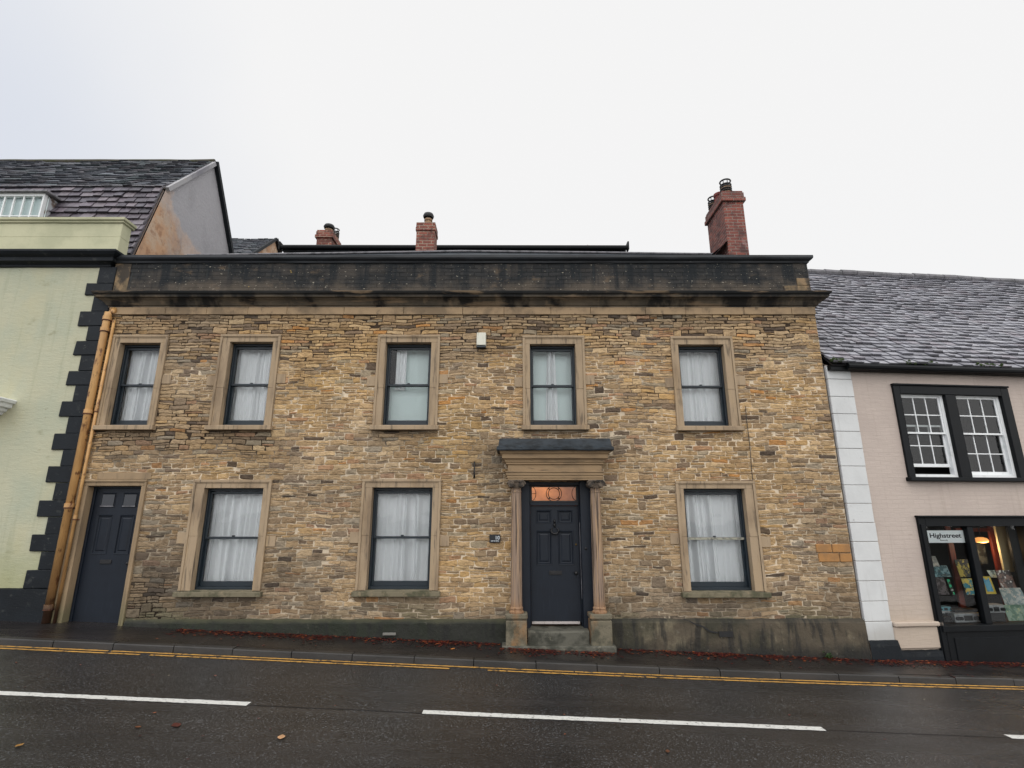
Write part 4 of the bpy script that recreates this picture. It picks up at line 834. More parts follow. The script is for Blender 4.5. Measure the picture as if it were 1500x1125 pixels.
for (ya_, yb2), xp in zip(QL, xl):
    x, zt = at(xp, ya_, -.03); zb = at(xp, yb2, -.03)[1]; x = -8.48
    mb = MB(); mb.box(x+.20+random.gauss(0, .01), GX1-.001, -.028, .05, zt+.004, prev-.004); gb(mb, 'quoin', m_blackpaint, bevel=.008)
    mb = MB(); mb.box(x+random.gauss(0, .012), GX1-.001, -.034, .05, zb, zt); mb.v = [(p[0]+(random.gauss(0, .008) if p[0] < -8.2 else 0), p[1], p[2]+random.gauss(0, .004)) for p in mb.v]; gb(mb, 'quoin', m_blackpaint, bevel=.01)
    prev = zb
mb = MB(); n = 60; vs = []
for i in range(n+1):
    x = GX0+(GX1-GX0)*i/n
    for y, z in ((0, .905), (-.05, .89), (-.055, .6), (-.06, -.1), (-.06, -.4)): vs.append((x, y-.006*nz(x*3, z*5), z-(.008*nz(x*4, 1) if z > .8 else 0)))
mb.add(vs, [(i*5+k, (i+1)*5+k, (i+1)*5+k+1, i*5+k+1) for i in range(n) for k in range(4)]); gb(mb, 'plinth', m_blackpaint)
prof = [(.0, 6.97), (.04, 6.98), (.04, 7.02), (.09, 7.05), (.14, 7.06), (.15, 7.13), (.21, 7.17), (.25, 7.22), (.25, 7.26), (.2, 7.275), (.0, 7.36), (-.1, 7.37)]
gb(MB().sweep(prof, GX0, GX1-.16, .25, seg=60, wob=.006), 'cornice', m_blackpaint)
mb = MB(); px1 = -8.03; mb.box(GX0, px1, .0, .26, 7.3, 7.665); mb.box(GX0, px1-.002, .003, .258, 7.668, 8.0); gpar = gb(mb, 'parapet', m_cream, bevel=.004)
prof = [(.0, 7.97), (.03, 7.985), (.03, 8.01), (.065, 8.03), (.07, 8.075), (.05, 8.09), (-.28, 8.10)]
gb(MB().sweep(prof, GX0, px1, .30, seg=40, wob=.008), 'parapet_coping', m_cream, gpar)
# mansard roof, gable, dormer
TP = [srgb(88, 92, 100), srgb(98, 101, 108), srgb(80, 83, 91), srgb(108, 109, 114), srgb(90, 88, 94), srgb(84, 92, 96)]
TP2 = [srgb(80, 74, 82), srgb(98, 90, 98), srgb(66, 62, 70), srgb(112, 104, 110), srgb(86, 80, 88), srgb(84, 80, 88)]
XG = -8.3; ev, br, ap, rb, re = (.55, 6.98), (1.37, 9.72), (2.97, 11.67), (4.30, 9.65), (5.6, 7.0)
L = XG-GX0
mb = MB(); V = (0, br[0]-ev[0]-.08, br[1]-ev[1]); H = math.hypot(V[1], V[2])
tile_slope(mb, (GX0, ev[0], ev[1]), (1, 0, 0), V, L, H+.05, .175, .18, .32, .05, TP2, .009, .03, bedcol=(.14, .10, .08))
lo = gb(mb, 'roof_lower_slope', m_tile, recalc=False)
mb = MB(); V = (0, ap[0]-br[0], ap[1]-br[1]); H = math.hypot(V[1], V[2])
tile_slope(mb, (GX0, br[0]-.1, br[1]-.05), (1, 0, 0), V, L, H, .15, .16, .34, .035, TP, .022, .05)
up = gb(mb, 'roof_upper_slope', m_tile, recalc=False)
mb = MB(); mb.add([(GX0, ap[0], ap[1]), (XG+.02, ap[0], ap[1]), (XG+.02, rb[0], rb[1]), (GX0, rb[0], rb[1]), (XG+.02, re[0], re[1]), (GX0, re[0], re[1])], [(0, 3, 2, 1), (3, 5, 4, 2)]); gb(mb, 'roof_rear_slope', m_slate, up)
mb = MB(); pts = [(GX0+i*.25, ap[0], ap[1]+.02+.02*nz(i*.3, 1)) for i in range(int(L/.25)+1)]+[(XG+.02, ap[0], ap[1]+.03)]; mb.tube(pts, .07, 8); gb(mb, 'ridge', M('mossy_ridge', srgb(70, 66, 56), .9, [(srgb(62, 64, 36), 3, ONE, .45, .6, .8)], [(30, ONE, .5, .02)]), up)
mb = MB(); mb.tube([(GX0+i*.3, br[0]-.13, br[1]+.0+.012*nz(i*.7, 4)) for i in range(int(L/.3)+1)], .022, 6); gb(mb, 'break_flashing', m_leadlight, up)
mb = MB(); poly = [(XG, ev[0], ev[1]-.3), (XG, br[0], br[1]), (XG, ap[0], ap[1]), (XG, rb[0], rb[1]), (XG, re[0], re[1]-.3)]
diag = [(XG+.006, br[0]-.02, br[1]-.03), (XG+.006, ap[0], ap[1]-.05), (XG+.006, rb[0]-.03, rb[1]), (XG+.006, 4.6, 8.9), (XG+.006, 4.1, 8.9), (XG+.006, 3.5, 8.95), (XG+.006, 2.9, 9.15), (XG+.006, 2.3, 9.35), (XG+.006, 1.9, 9.2), (XG+.006, 1.6, 9.45)]
mb.add(poly, [(0, 1, 2, 3, 4)]); m_gable2 = M('weathered_gable_render', srgb(190, 152, 120), 0.9, [(srgb(190, 168, 146), 2.2, ONE, 0.46, 0.62, 0.8), (srgb(146, 108, 82), 5, ONE, 0.5, 0.66, 0.7), (srgb(126, 104, 92), 1.4, (1, 2.5, .4), .5, .68, .5),
    ('lin', srgb(186, 172, 164), .62, 1.0, -10.55, -.55, .05, 2.2, .8), ('lin', srgb(160, 159, 163), .62, 1.0, -10.55, -.02, .22, 1.9, .95), (srgb(140, 139, 142), 1.2, (1, 1, .5), .45, .68, .5), (srgb(166, 150, 138), 6, ONE, .62, .74, .35)], [(8, ONE, 0.6, 0.03)])
gw = gb(mb, 'gable_wall', m_gable2)
mb = MB()
def bar(mb, a, b, w, h):
    a, b = Vector(a), Vector(b); d = (b-a).normalized(); s = Vector((1, 0, 0)); n_ = d.cross(s)
    vs = [p+s*sx+n_*sn for p in (a, b) for sx, sn in ((-w, -h), (w, -h), (w, h), (-w, h))]
    mb.add(vs, [(0, 1, 2, 3), (4, 7, 6, 5), (0, 4, 5, 1), (1, 5, 6, 2), (2, 6, 7, 3), (3, 7, 4, 0)])
bar(mb, (XG+.03, br[0], br[1]), (XG+.03, ap[0], ap[1]-.03), .05, .05); gb(mb, 'verge', m_gablegrey, gw)
mb = MB(); bar(mb, (XG+.05, ap[0], ap[1]+.03), (XG+.05, rb[0], rb[1]+.03), .06, .05); bar(mb, (XG+.05, rb[0], rb[1]+.03), (XG+.05, re[0], re[1]+.03), .06, .05); gb(mb, 'bargeboard', m_blackpaint, gw)
yd = .78; rx, rz = at(67, 284, yd); rz0 = 8.3
dz1 = at(40, 284, yd)[1]
mb = MB(); dl = rx-2.6
mb.add([(rx, yd, rz0), (rx, yd, dz1), (rx, 1.5, dz1), (rx, 1.5, rz0)], [(0, 1, 2, 3)]); mb.add([(dl, yd, rz0), (dl, yd, dz1), (dl, 1.5, dz1), (dl, 1.5, rz0)], [(0, 3, 2, 1)])
dorm = gb(mb, 'dormer', m_cheek)
wz0, wz1 = at(40, 313, yd)[1]-.35, at(40, 288, yd)[1]; wx1 = at(61, 300, yd)[0]; wx0 = dl+.1
mb = MB(); mb.box(wx1, rx+.004, yd-.02, yd+.06, rz0, dz1); mb.box(dl-.004, wx0, yd-.02, yd+.06, rz0, dz1); mb.box(wx0, wx1, yd-.022, yd+.06, wz1, dz1); mb.box(wx0, wx1, yd-.022, yd+.06, rz0, wz0)
k = 8
for i in range(1, k+4):
    x = wx1-i*at(18, 300, yd)[0]*0-i*.215
    if x > wx0: mb.box(x-.014, x+.014, yd-.01, yd+.02, wz0, wz1)
zt = wz0+.29
mb.box(wx0, wx1, yd-.011, yd+.018, zt-.012, zt+.012); gb(mb, 'window_frame', m_whitewood, dorm)
mb = MB(); mb.add([(wx0, yd+.025, wz0), (wx1, yd+.025, wz0), (wx1, yd+.025, wz1), (wx0, yd+.025, wz1)], [(0, 1, 2, 3)]); gb(mb, 'pane', m_glass, dorm, recalc=False)
mb = MB(); mb.add([(wx0-.05, yd+.09, wz0), (wx1+.05, yd+.09, wz0), (wx1+.05, yd+.09, wz1+.05), (wx0-.05, yd+.09, wz1+.05)], [(0, 1, 2, 3)]); gb(mb, 'blind', m_blind, dorm)
mb = MB(); mb.add([(dl-.1, yd-.1, dz1), (rx+.1, yd-.1, dz1), (rx+.1, 1.55, dz1+.03), (dl-.1, 1.55, dz1+.03), (dl-.1, yd-.1, dz1+.05), (rx+.1, yd-.1, dz1+.05), (rx+.1, 1.55, dz1+.1), (dl-.1, 1.55, dz1+.1)], [(0, 1, 2, 3), (4, 7, 6, 5), (0, 4, 5, 1), (1, 5, 6, 2), (2, 6, 7, 3), (3, 7, 4, 0)]); gb(mb, 'lead_roof', m_leadlight, dorm, bevel=.01)
# window and door hood at the frame's edge
mb = MB(); a, b, c, d = WIN; mb.box(a, a+.06, .05, .15, c, d); mb.box(b-.06, b, .05, .15, c, d); mb.box(a, b, .05, .149, d-.06, d); mb.box(a, b, .05, .149, c, c+.06); mb.box(a, b, .06, .14, (c+d)/2-.025, (c+d)/2+.025); w_ = gb(mb, 'window', m_whitewood)
mb = MB(); mb.box(a-.13, a, -.03, .05, c, d); mb.box(b, b+.13, -.03, .05, c, d); mb.box(a-.13, b+.13, -.032, .05, d+.001, d+.12); mb.box(a-.16, b+.16, -.06, .05, d+.121, d+.15); mb.box(a-.16, b+.16, -.08, .05, c-.1, c); gb(mb, 'surround', m_cream, w_, bevel=.005)
mb = MB(); mb.add([(a, .1, c), (b, .1, c), (b, .1, d), (a, .1, d)], [(0, 1, 2, 3)]); gb(mb, 'pane', m_glass, w_, recalc=False)
mb = MB(); a, b, c, d = GD; mb.box(a, b, .1, .16, c, 2.3); mb.box(a, b, .1, .15, 2.32, d); gd = gb(mb, 'front_door', m_blackpaint, bevel=.006)
hx, hz = at(25, 588, 0)
prof = [(.0, hz-.27), (.08, hz-.26), (.10, hz-.22), (.14, hz-.2), (.16, hz-.15), (.22, hz-.13), (.24, hz-.06), (.28, hz-.05), (.30, hz), (.28, hz+.02), (-.1, hz+.06)]
mb = MB(); mb.sweep(prof, -11.5, hx-.30, .02, y0=-.25); gb(mb, 'door_hood', m_whitewood, gd)

# ================================================================== SMALL REAR HOUSE
Yr = 8.0; ax, az = at(403, 351, Yr+1.2); fx, fz = at(388, 369, Yr)
rh = tag(empty('rear_house', (ax-3, Yr+1.2, 0)), 'small gabled stone roof showing just above the left part of the blackened parapet', 'house'); RO = rh.location
mb = MB(); xg = ax; yf, ya2 = Yr-.8, Yr+1.2; zf = az-1.9
mb.add([(xg, yf, 0), (xg, yf, zf), (xg, ya2, az), (xg, ya2+2.0, zf), (xg, ya2+2.0, 0)], [(0, 4, 3, 2, 1)]); mb.box(xg-6, xg-.01, yf, ya2+2.0, 0, zf-.02); T(mb, RO).build('wall', m_gablewall, rh)
mb = MB(); V = (0, ya2-yf, az-zf); tile_slope(mb, (xg-6, yf, zf), (1, 0, 0), V, 6.05, math.hypot(V[1], V[2]), .16, .18, .36, .03, TP, .015, .02)
mb.add([(xg-6, ya2, az), (xg+.05, ya2, az), (xg+.05, ya2+2.1, zf-.1), (xg-6, ya2+2.1, zf-.1)], [(0, 3, 2, 1)], (.02, .02, .02)); rrf = T(mb, RO).build('roof', m_tile, rh, recalc=False)
mb = MB(); bar(mb, (xg+.05, ya2, az+.03), (xg+.05, ya2+2.05, zf), .06, .06); bar(mb, (xg+.05, ya2, az+.03), (xg+.05, yf, zf+.03), .04, .05); T(mb, RO).build('bargeboard', m_blackpaint, rrf)

# ================================================================== RECORD SHOP (right), slightly turned
shop = tag(empty('record_shop', (SX, 0, 0), TH), 'pink beige painted shop building with white quoin strip, stone tiled roof and black shopfront', 'shop')
SW = 13.0                                                     # length along its wall
EZ = 4.93
# openings in local (u,z)
uw = [ats(1305, 565)[0], ats(1472, 571)[0]]; wz = [ats(1330, 699)[1], ats(1305, 565)[1]]
sf0 = ats(1341, 759)[0]; sfz = ats(1341, 758)[1]; sf1 = sf0+3.15
a0, a1 = uw[0]+.02, uw[1]-.02
mb = MB(); xs_ = [0, .48, a0, sf0+.03, a1, sf1-.03, 5, 7, SW]; xs_.sort(); zs_ = [-.9, 0, sfz-.03, wz[0], wz[1]-.02, EZ]
nn = len(xs_)
def hole(x, z): return (a0 < x < a1 and wz[0] < z < wz[1]-.02) or (sf0+.03 < x < sf1-.03 and z < sfz-.03)
mb.add([(x, 0, z) for z in zs_ for x in xs_], [(j*nn+i, j*nn+i+1, (j+1)*nn+i+1, (j+1)*nn+i) for j in range(len(zs_)-1) for i in range(nn-1) if not hole((xs_[i]+xs_[i+1])/2, (zs_[j]+zs_[j+1])/2)])
mb.box(0.02, .3, .05, 6.5, -.9, EZ); mb.box(SW-.3, SW, .05, 6.5, -.9, EZ); mb.box(.3, SW-.3, 6.2, 6.5, -.9, EZ)
mb.build('wall', m_beige, shop)
qy = [541, 556.1, 581.5, 606.6, 632.3, 657.3, 683, 710.6, 737.5, 765.4, 793.3, 821.7, 850.7, 880.3, 909.9, 938]
qz = [ats(1232+(y-556)*.155, y)[1] for y in qy]; qz[0] = EZ-.02
for a, b in zip(qz, qz[1:]):
    mb = MB(); mb.box(.0, .485+random.gauss(0, .004), -.025-random.uniform(0, .005), .04, b+.004, a-.004); mb.build('quoin', m_white, shop, bevel=.006)
mb = MB(); zq = qz[-1]
vs = []
for i in range(31):
    u = i/30*(sf0); 
    top = zq+.02 if u < .56 else zq-.16
    for y, z in ((.0, top+.012*nz(u*9, 1)), (-.055-.01*nz(u*6, 3), top-.02), (-.065, top-.1), (-.07, -.9)): vs.append((u, y, z))
mb.add(vs, [(i*4+k, (i+1)*4+k, (i+1)*4+k+1, i*4+k+1) for i in range(30) for k in range(3)]); mb.build('plinth', m_blackpaint, shop)
zl = ats(1335, 912)[1]
mb = MB(); mb.box(.50, sf0+.10, -.075, .02, zl-.055, zl+.02); mb.box(.50, sf0+.035, -.035, .02, ats(1335, 950)[1], zl-.056); mb.build('base_ledge', m_beige, shop, bevel=.015)
# roof
TP3 = [srgb(146, 146, 153), srgb(152, 152, 158), srgb(138, 138, 144), srgb(144, 144, 150), srgb(134, 133, 140), srgb(150, 149, 154), srgb(138, 134, 140), srgb(130, 130, 136)]
rz_ = 8.72; ry = 3.55; V = (0, ry+.18, rz_-EZ+.0); H = math.hypot(V[1], V[2])
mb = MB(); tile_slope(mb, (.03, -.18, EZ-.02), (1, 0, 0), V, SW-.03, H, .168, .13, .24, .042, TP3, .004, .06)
mb.add([(.03, ry, rz_), (SW, ry, rz_), (SW, 2*ry+.2, EZ), (.03, 2*ry+.2, EZ)], [(0, 3, 2, 1)], (.05, .05, .055))
for u in (.0, SW-.02): mb.add([(u, 0, EZ), (u, ry, rz_-.08), (u, 6.5, EZ)], [(0, 1, 2)], (.3, .26, .2))
sr = mb.build('roof', m_tile2, shop, recalc=False)
mb = MB(); u = .03
while u < SW:
    w = random.uniform(.4, .5); s = .05*fbm(u*.45+.5, H*.6, 2, 2); mb.tube([(u, ry, rz_+.03+s), (u+w-.015, ry, rz_+.03+s+random.gauss(0, .006))], .10, 10); u += w
mb.build('ridge', M('ridge_tile', srgb(104, 102, 106), .6, [(srgb(70, 70, 72), 4, ONE, .4, .65, .8), (srgb(120, 116, 84), 12, ONE, .62, .75, .5)], [(30, ONE, .4, .01)]), sr)
mb = MB(); mb.tube([(.32, -.17, EZ-.06), (SW, -.17, EZ-.06)], .065, 12); mb.box(.02, SW, -.12, .0, EZ-.12, EZ-.02); mb.build('gutter', m_shoptrim, sr)
mb = MB()
for q in range(60):
    u = random.choice((random.uniform(.0, .25), random.uniform(1.5, 2.2), random.uniform(3.0, 3.6))); mb.lathe([(.02, 0), (.03, .02), (.012, .045)], (u, -.2+random.uniform(-.02, .05), EZ+random.uniform(-.01, .05)), 6)
tag(mb.build('moss', m_moss, sr), kind='stuff')
# upper window: black frame with two white sashes
fw = MB(); mu = (ats(1396, 640)[0]+ats(1408, 640)[0])/2
f0, f1, z0, z1 = uw[0], uw[1]+.02, wz[0], wz[1]; st = .135
fw.box(f0, f0+st, -.045, .12, z0, z1); fw.box(f1-.17, f1, -.045, .12, z0, z1); fw.box(f0+st, f1-.17, -.045, .12, z1-.16, z1); fw.box(mu-.11, mu+.11, -.043, .12, z0, z1-.16); fw.box(f0-.015, f1, -.075, .0, z1+.002, z1+.035)
win = fw.build('window', m_shoptrim, shop, bevel=.006)
mb = MB(); mb.box(f0-.04, f1+.13, -.12, .1, z0-.075, z0-.002); mb.build('sill', m_shoptrim, win, bevel=.01)
lights = [(f0+st, mu-.11), (mu+.11, f1-.17)]
for li, (a, b) in enumerate(lights):
    zA, zB = z0+.0, z1-.16; zm = (zA+zB)/2+.05; lift = .14 if li == 0 else 0.0
    mb = MB(); mb.box(a, a+.03, .03, .13, zA, zB); mb.box(b-.06, b, .03, .13, zA, zB); mb.box(a+.03, b-.06, .03, .13, zB-.025, zB); mb.box(a+.03, b-.06, .03, .13, zA, zA+.06); mb.build('sash_box', m_whitewood, win, bevel=.003)
    for nm, c, d, y in (('u', zm-.02, zB-.025, .05), ('l', zA+.06+lift, zm+.02+lift, .095)):
        mb = MB(); s0, s1 = a+.03, b-.06; mb.box(s0, s0+.035, y, y+.03, c, d); mb.box(s1-.035, s1, y, y+.03, c, d); mb.box(s0+.035, s1-.035, y, y+.03, d-.035, d); mb.box(s0+.035, s1-.035, y, y+.03, c, c+(.035 if nm == 'u' else .06))
        for q in (1, 2): x = s0+.035+(s1-s0-.07)*q/3; mb.box(x-.010, x+.010, y+.004, y+.026, c, d)
        zz = (c+d)/2; mb.box(s0, s1, y+.005, y+.025, zz-.010, zz+.010); mb.build('sash', m_whitewood, win, bevel=.002)
        mb = MB(); mb.add([(s0+.02, y+.015, c+.02), (s1-.02, y+.015, c+.02), (s1-.02, y+.015, d-.02), (s0+.02, y+.015, d-.02)], [(0, 1, 2, 3)]); mb.build('pane', m_shopglass, win, recalc=False)
# dark first-floor room and the shop room
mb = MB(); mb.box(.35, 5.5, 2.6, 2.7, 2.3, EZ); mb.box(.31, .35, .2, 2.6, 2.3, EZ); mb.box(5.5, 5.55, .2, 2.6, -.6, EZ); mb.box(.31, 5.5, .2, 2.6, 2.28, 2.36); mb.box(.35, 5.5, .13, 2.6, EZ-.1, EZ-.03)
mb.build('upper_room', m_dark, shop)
# shopfront
gz0, gz1 = ats(1382, 914, .06)[1], ats(1360, 771, .06)[1]
gu0 = ats(1358, 777, -.05)[0]; mu0, mu1 = ats(1420, 790, -.02)[0], ats(1429, 790, -.02)[0]; gu1 = ats(1493, 775, .06)[0]
mb = MB(); mb.box(sf0, gu0, -.05, .12, -.9, sfz); mb.box(gu0, sf1, -.05, .12, gz1, sfz-.001); mb.box(sf0-.02, sf1+.02, -.11, .0, sfz+.001, sfz+.035); mb.box(mu0, mu1, -.02, .10, gz0, gz1); mb.box(gu1, gu1+.14, -.05, .12, gz0, gz1); mb.box(sf1-.14, sf1, -.05, .12, -.9, gz1)
mb.box(sf0+.02, gu0-.05, -.075, -.045, -.9, gz1+.04)
sfr = mb.build('shopfront', m_shoptrim, shop, bevel=.006)
mb = MB(); mb.box(gu0, gu1+.14, -.055, .11, -.9, gz0-.002); mb.box(sf0+.05, gu1+.2, -.10, .1, gz0-.10, gz0-.001); mb.box(gu0+.12, gu1-.05, -.07, -.04, -.5, gz0-.2); sfr2 = mb.build('stall_riser', m_shoptrim, sfr, bevel=.006)
for a, b in ((gu0, mu0), (mu1, gu1)):
    mb = MB(); mb.add([(a-.01, .05, gz0-.01), (b+.01, .05, gz0-.01), (b+.01, .05, gz1+.01), (a-.01, .05, gz1+.01)], [(0, 1, 2, 3)]); mb.build('shop_pane', m_shopglass, sfr, recalc=False)
mb = MB(); mb.box(gu1+.14, sf1-.14, .4, .45, -.9, gz1); mb.build('shop_door', m_shoptrim, sfr, bevel=.005)
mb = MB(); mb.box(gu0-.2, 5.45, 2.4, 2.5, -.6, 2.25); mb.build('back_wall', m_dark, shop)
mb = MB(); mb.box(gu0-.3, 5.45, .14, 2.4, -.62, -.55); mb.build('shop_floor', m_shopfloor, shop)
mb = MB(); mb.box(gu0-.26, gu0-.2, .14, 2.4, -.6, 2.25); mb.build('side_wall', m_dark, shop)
mb = MB(); mb.box(gu0-.2, gu1+.1, .14, .75, gz0-.06, gz0-.012); shelf = mb.build('window_shelf', m_shopfloor, shop, bevel=.004)
mb = MB(); p0, p1 = ats(1464, 800, .60), ats(1480, 838, .60); mb.box(p0[0], gu1+.45, .60, .64, p1[1], 2.25); mb.build('display_panel', m_shopwall, shop)
for xa, xb, yy, off in ((1390, 1398, 800, .75), (1452, 1462, 790, .78)):
    ua, ub = ats(xa, yy, off)[0], ats(xb, yy, off)[0]; mb = MB(); mb.box(ua, ub, off, off+.05, -.5, 2.22); mb.build('interior_post', m_redwood, shop, bevel=.005)
p = ats(1428, 778, .78); mb = MB(); mb.box(ats(1400, 778, .79)[0], ats(1456, 778, .79)[0], .79, .83, p[1]-.01, p[1]+.06); mb.build('interior_beam', m_redwood, shop, bevel=.004)
# -- goods in the window
def sworld(u, off, z): 
    return (SX+u*math.cos(TH)-off*math.sin(TH), u*math.sin(TH)+off*math.cos(TH), z)
a, b = ats(1357, 777, .075), ats(1418, 795, .075); w, h = b[0]-a[0], a[1]-b[1]
sg = tag(empty('shop_sign', sworld(a[0], .075, b[1]), TH), 'white sign board reading Highstreet at the top of the shop window', 'sign')
mb = MB(); mb.box(0, w, 0, .012, 0, h); mb.build('board', m_signwhite, sg, bevel=.002)
t = text_mesh('Highstreet', h*.50, m_ink, (0, -.001, h*.42), sg, bold=.0024, ext=.001)
xsn = [v.co.x for v in t.data.vertices]; k = w*.80/(max(xsn)-min(xsn))
for v in t.data.vertices: v.co.x = w*.06+(v.co.x-min(xsn))*k
text_mesh('Records', h*.16, m_ink, (w*.30, -.001, h*.16), sg, name='small_lettering', ext=.001, sx=1.3)
def blotch(name, c1, c2, c3, sc):
    return M(name, c1, .5, [(c2, sc, ONE, .46, .54, 1.0), (c3, sc*1.7, ONE, .58, .64, 1.0)])
def sleeve(px0, py0, px1, py1, off, cols, label, sc=9, inner=None, lean=.06, cat='record sleeve', name='record_sleeve', grp='record sleeves in the shop window'):
    a, b = ats(px0, py0, off), ats(px1, py1, off); w, h = b[0]-a[0], a[1]-b[1]
    o = empty(name, sworld(a[0]+w/2, off, b[1]), TH); tag(o, label, cat, grp)
    mb = MB(); mb.add([(-w/2, 0, 0), (w/2, 0, 0), (w/2, lean, h), (-w/2, lean, h), (-w/2, .006, 0), (w/2, .006, 0), (w/2, lean+.006, h), (-w/2, lean+.006, h)], [(0, 1, 2, 3), (4, 7, 6, 5), (0, 4, 5, 1), (1, 5, 6, 2), (2, 6, 7, 3), (3, 7, 4, 0)])
    mb.build('cover', blotch('cover_'+label[:12], *[srgb(*c) for c in cols], sc), o)
    if inner:
        f = inner[1]; mb = MB(); e = -.003
        def q(s, t_): return (-w/2+w*s, lean*t_+e, h*t_)
        for (s0, t0, s1, t1) in inner[2]:
            mb.add([q(s0, t0), q(s1, t0), q(s1, t1), q(s0, t1)], [(0, 1, 2, 3)])
        mb.build('cover_panel', blotch('panel_'+label[:12], srgb(*inner[0]), srgb(*f), srgb(*f), 14), o)
sleeve(1363, 815, 1377, 830, .50, ((190, 190, 180), (150, 150, 144), (60, 60, 60)), 'plain grey card left of the red post in the shop window', 14)
sleeve(1367, 829, 1394, 845, .52, ((40, 92, 104), (120, 160, 168), (20, 40, 50)), 'teal record sleeve left of the red post in the shop window', 12)
sleeve(1369, 846, 1391, 871, .54, ((58, 54, 58), (110, 104, 108), (30, 28, 30)), 'grey speckled record sleeve below the teal one in the shop window', 16)
sleeve(1391, 849, 1399, 871, .56, ((24, 40, 36), (40, 200, 140), (210, 220, 216)), 'narrow dark sleeve with a green patch beside the red post in the shop window', 11)
sleeve(1402, 820, 1428, 845, .60, ((176, 158, 60), (24, 30, 30), (40, 70, 60)), 'yellow record sleeve with a dark blot above the round black design', 6)
sleeve(1412, 848, 1434, 871, .58, ((40, 128, 150), (210, 190, 90), (18, 20, 22)), 'blue and yellow record sleeve with dark shapes left of the shop mullion', 12)
sleeve(1440, 845, 1460, 870, .45, ((186, 166, 50), (206, 180, 60), (196, 170, 50)), 'yellow framed record sleeve with light blue middle in the shop window', 8, inner=((70, 142, 176), (96, 164, 190), [(.18, .14, .8, .82), (.2, .82, .36, .9), (.66, .82, .8, .9)]))
sleeve(1450, 836, 1464, 846, .62, ((150, 176, 186), (80, 110, 124), (40, 44, 50)), 'small pale blue sleeve above the yellow framed one in the shop window', 10)
sleeve(1462, 836, 1490, 862, .45, ((62, 52, 48), (120, 92, 80), (220, 218, 210)), 'dark brown leaning record sleeve on the right of the shop window', 8)
sleeve(1468, 862, 1506, 888, .35, ((172, 178, 172), (120, 140, 140), (200, 190, 176)), 'pale patterned record sleeve stacked above the green one in the shop window', 10)
sleeve(1474, 887, 1512, 913, .25, ((140, 166, 146), (96, 130, 110), (180, 190, 150)), 'pale green patterned record sleeve at the bottom right of the shop window', 10)
sleeve(1421, 786, 1448, 826, .9, ((30, 32, 30), (70, 74, 70), (18, 18, 18)), 'large dark poster hanging behind the lamp in the shop window', 7, lean=0, cat='poster', name='poster', grp='posters')
def gear(px0, py0, px1, py1, off, dep, m, label, knobs=4):
    a, b = ats(px0, py0, off), ats(px1, py1, off); w, h = b[0]-a[0], a[1]-b[1]
    o = tag(empty('audio_player', sworld(a[0]+w/2, off, gz0-.010 if py1 > 905 else b[1]), TH), label, 'audio player', 'audio players in the shop window')
    mb = MB(); mb.box(-w/2, w/2, 0, dep, 0, h); mb.build('case', m, o, bevel=.006)
    mb = MB(); mb.box(-w*.16, w*.16, -.004, .004, h*.2, h*.75); mb.build('display', m_gear, o)
    for i in range(knobs):
        x = -w*.42+i*w*.08 if i < knobs/2 else w*.42-(i-knobs/2)*w*.09
        mb = MB(); mb.tube([(x, -.018, h*.45), (x, .004, h*.45)], h*.2, 10); mb.build('knob', m_gear, o)
gear(1379, 895, 1394, 904, .30, .2, m_silver, 'silver audio player at the left of the shop window shelf', 3)
gear(1398, 901, 1440, 914, .18, .25, m_silver, 'wide silver audio player with dark display on the shop window shelf', 6)
gear(1398, 893, 1436, 901, .26, .2, m_gear, 'flat black audio player behind the wide silver one', 2)
gear(1446, 886, 1473, 898, .22, .2, m_silver, 'silver grey audio player right of the shop mullion', 4)
gear(1376, 905, 1396, 914, .20, .2, m_gear, 'small black audio player in the left corner of the shop window', 2)
mb = MB(); a = ats(1446, 898, .2); mb.box(a[0]-.02, a[0]+.34, .2, .45, gz0-.012, a[1]); mb.build('display_stand', m_gear, shop, bevel=.004)
gear(1377, 889, 1394, 895, .32, .16, M('teal_case', srgb(96, 148, 160), .5), 'teal topped audio player stacked on the left silver one', 2)
a, b = ats(1428, 785, .7), ats(1446, 795, .7); cx_ = (a[0]+b[0])/2; lw = (b[0]-a[0])/2
lp = tag(empty('pendant_lamp', sworld(cx_, .7, b[1]), TH), 'lit orange glass pendant lamp inside the shop window', 'lamp')
mb = MB(); mb.lathe([(lw*.5, 0), (lw*.95, .015), (lw, .05), (lw*.8, .085), (lw*.3, .105)], (0, 0, 0), 20); mb.build('lamp_shade', m_lampglow, lp, smooth=True)
mb = MB(); mb.tube([(0, 0, .10), (0, 0, 2.25-b[1])], .008, 6); mb.tube([(0, 0, .095), (0, 0, .14)], [.035, .015], 10); mb.build('flex', m_black, lp)
pl_ = bpy.data.lights.new('shop_light', 'POINT'); pl_.energy = 11; pl_.color = (1, .66, .36); pl_.shadow_soft_size = .08
po = bpy.data.objects.new('shop_light', pl_); po.location = sworld(cx_, .62, b[1]-.06); COL.objects.link(po)

# ================================================================== FALLEN LEAVES, WEED
LC = [srgb(86, 24, 18), srgb(66, 18, 15), srgb(100, 32, 20), srgb(50, 18, 15), srgb(56, 24, 18), srgb(70, 22, 16), srgb(46, 20, 16), srgb(60, 20, 16), srgb(140, 72, 38)]
def leaf(mb, x, y, z, s, col, cup=.18):
    kk = random.uniform(.75, 1.2); a = random.uniform(0, 6.28); c, d = math.cos(a), math.sin(a); t = random.uniform(-.3, .3); u = random.uniform(.003, .012)
    pts = [(-1, 0), (-.45, .5), (.1, .62), (.6, .35), (1.05, 0), (.6, -.35), (.1, -.62), (-.45, -.5)]
    mb.add([(x+s*(p*c-q*d), y+s*(p*d+q*c), z+u+s*cup*(abs(q)+.6*p*t)) for p, q in pts]+[(x, y, z+u)], [(i, (i+1) % 8, 8) for i in range(8)], tuple(v*kk for v in col))
mb = MB()
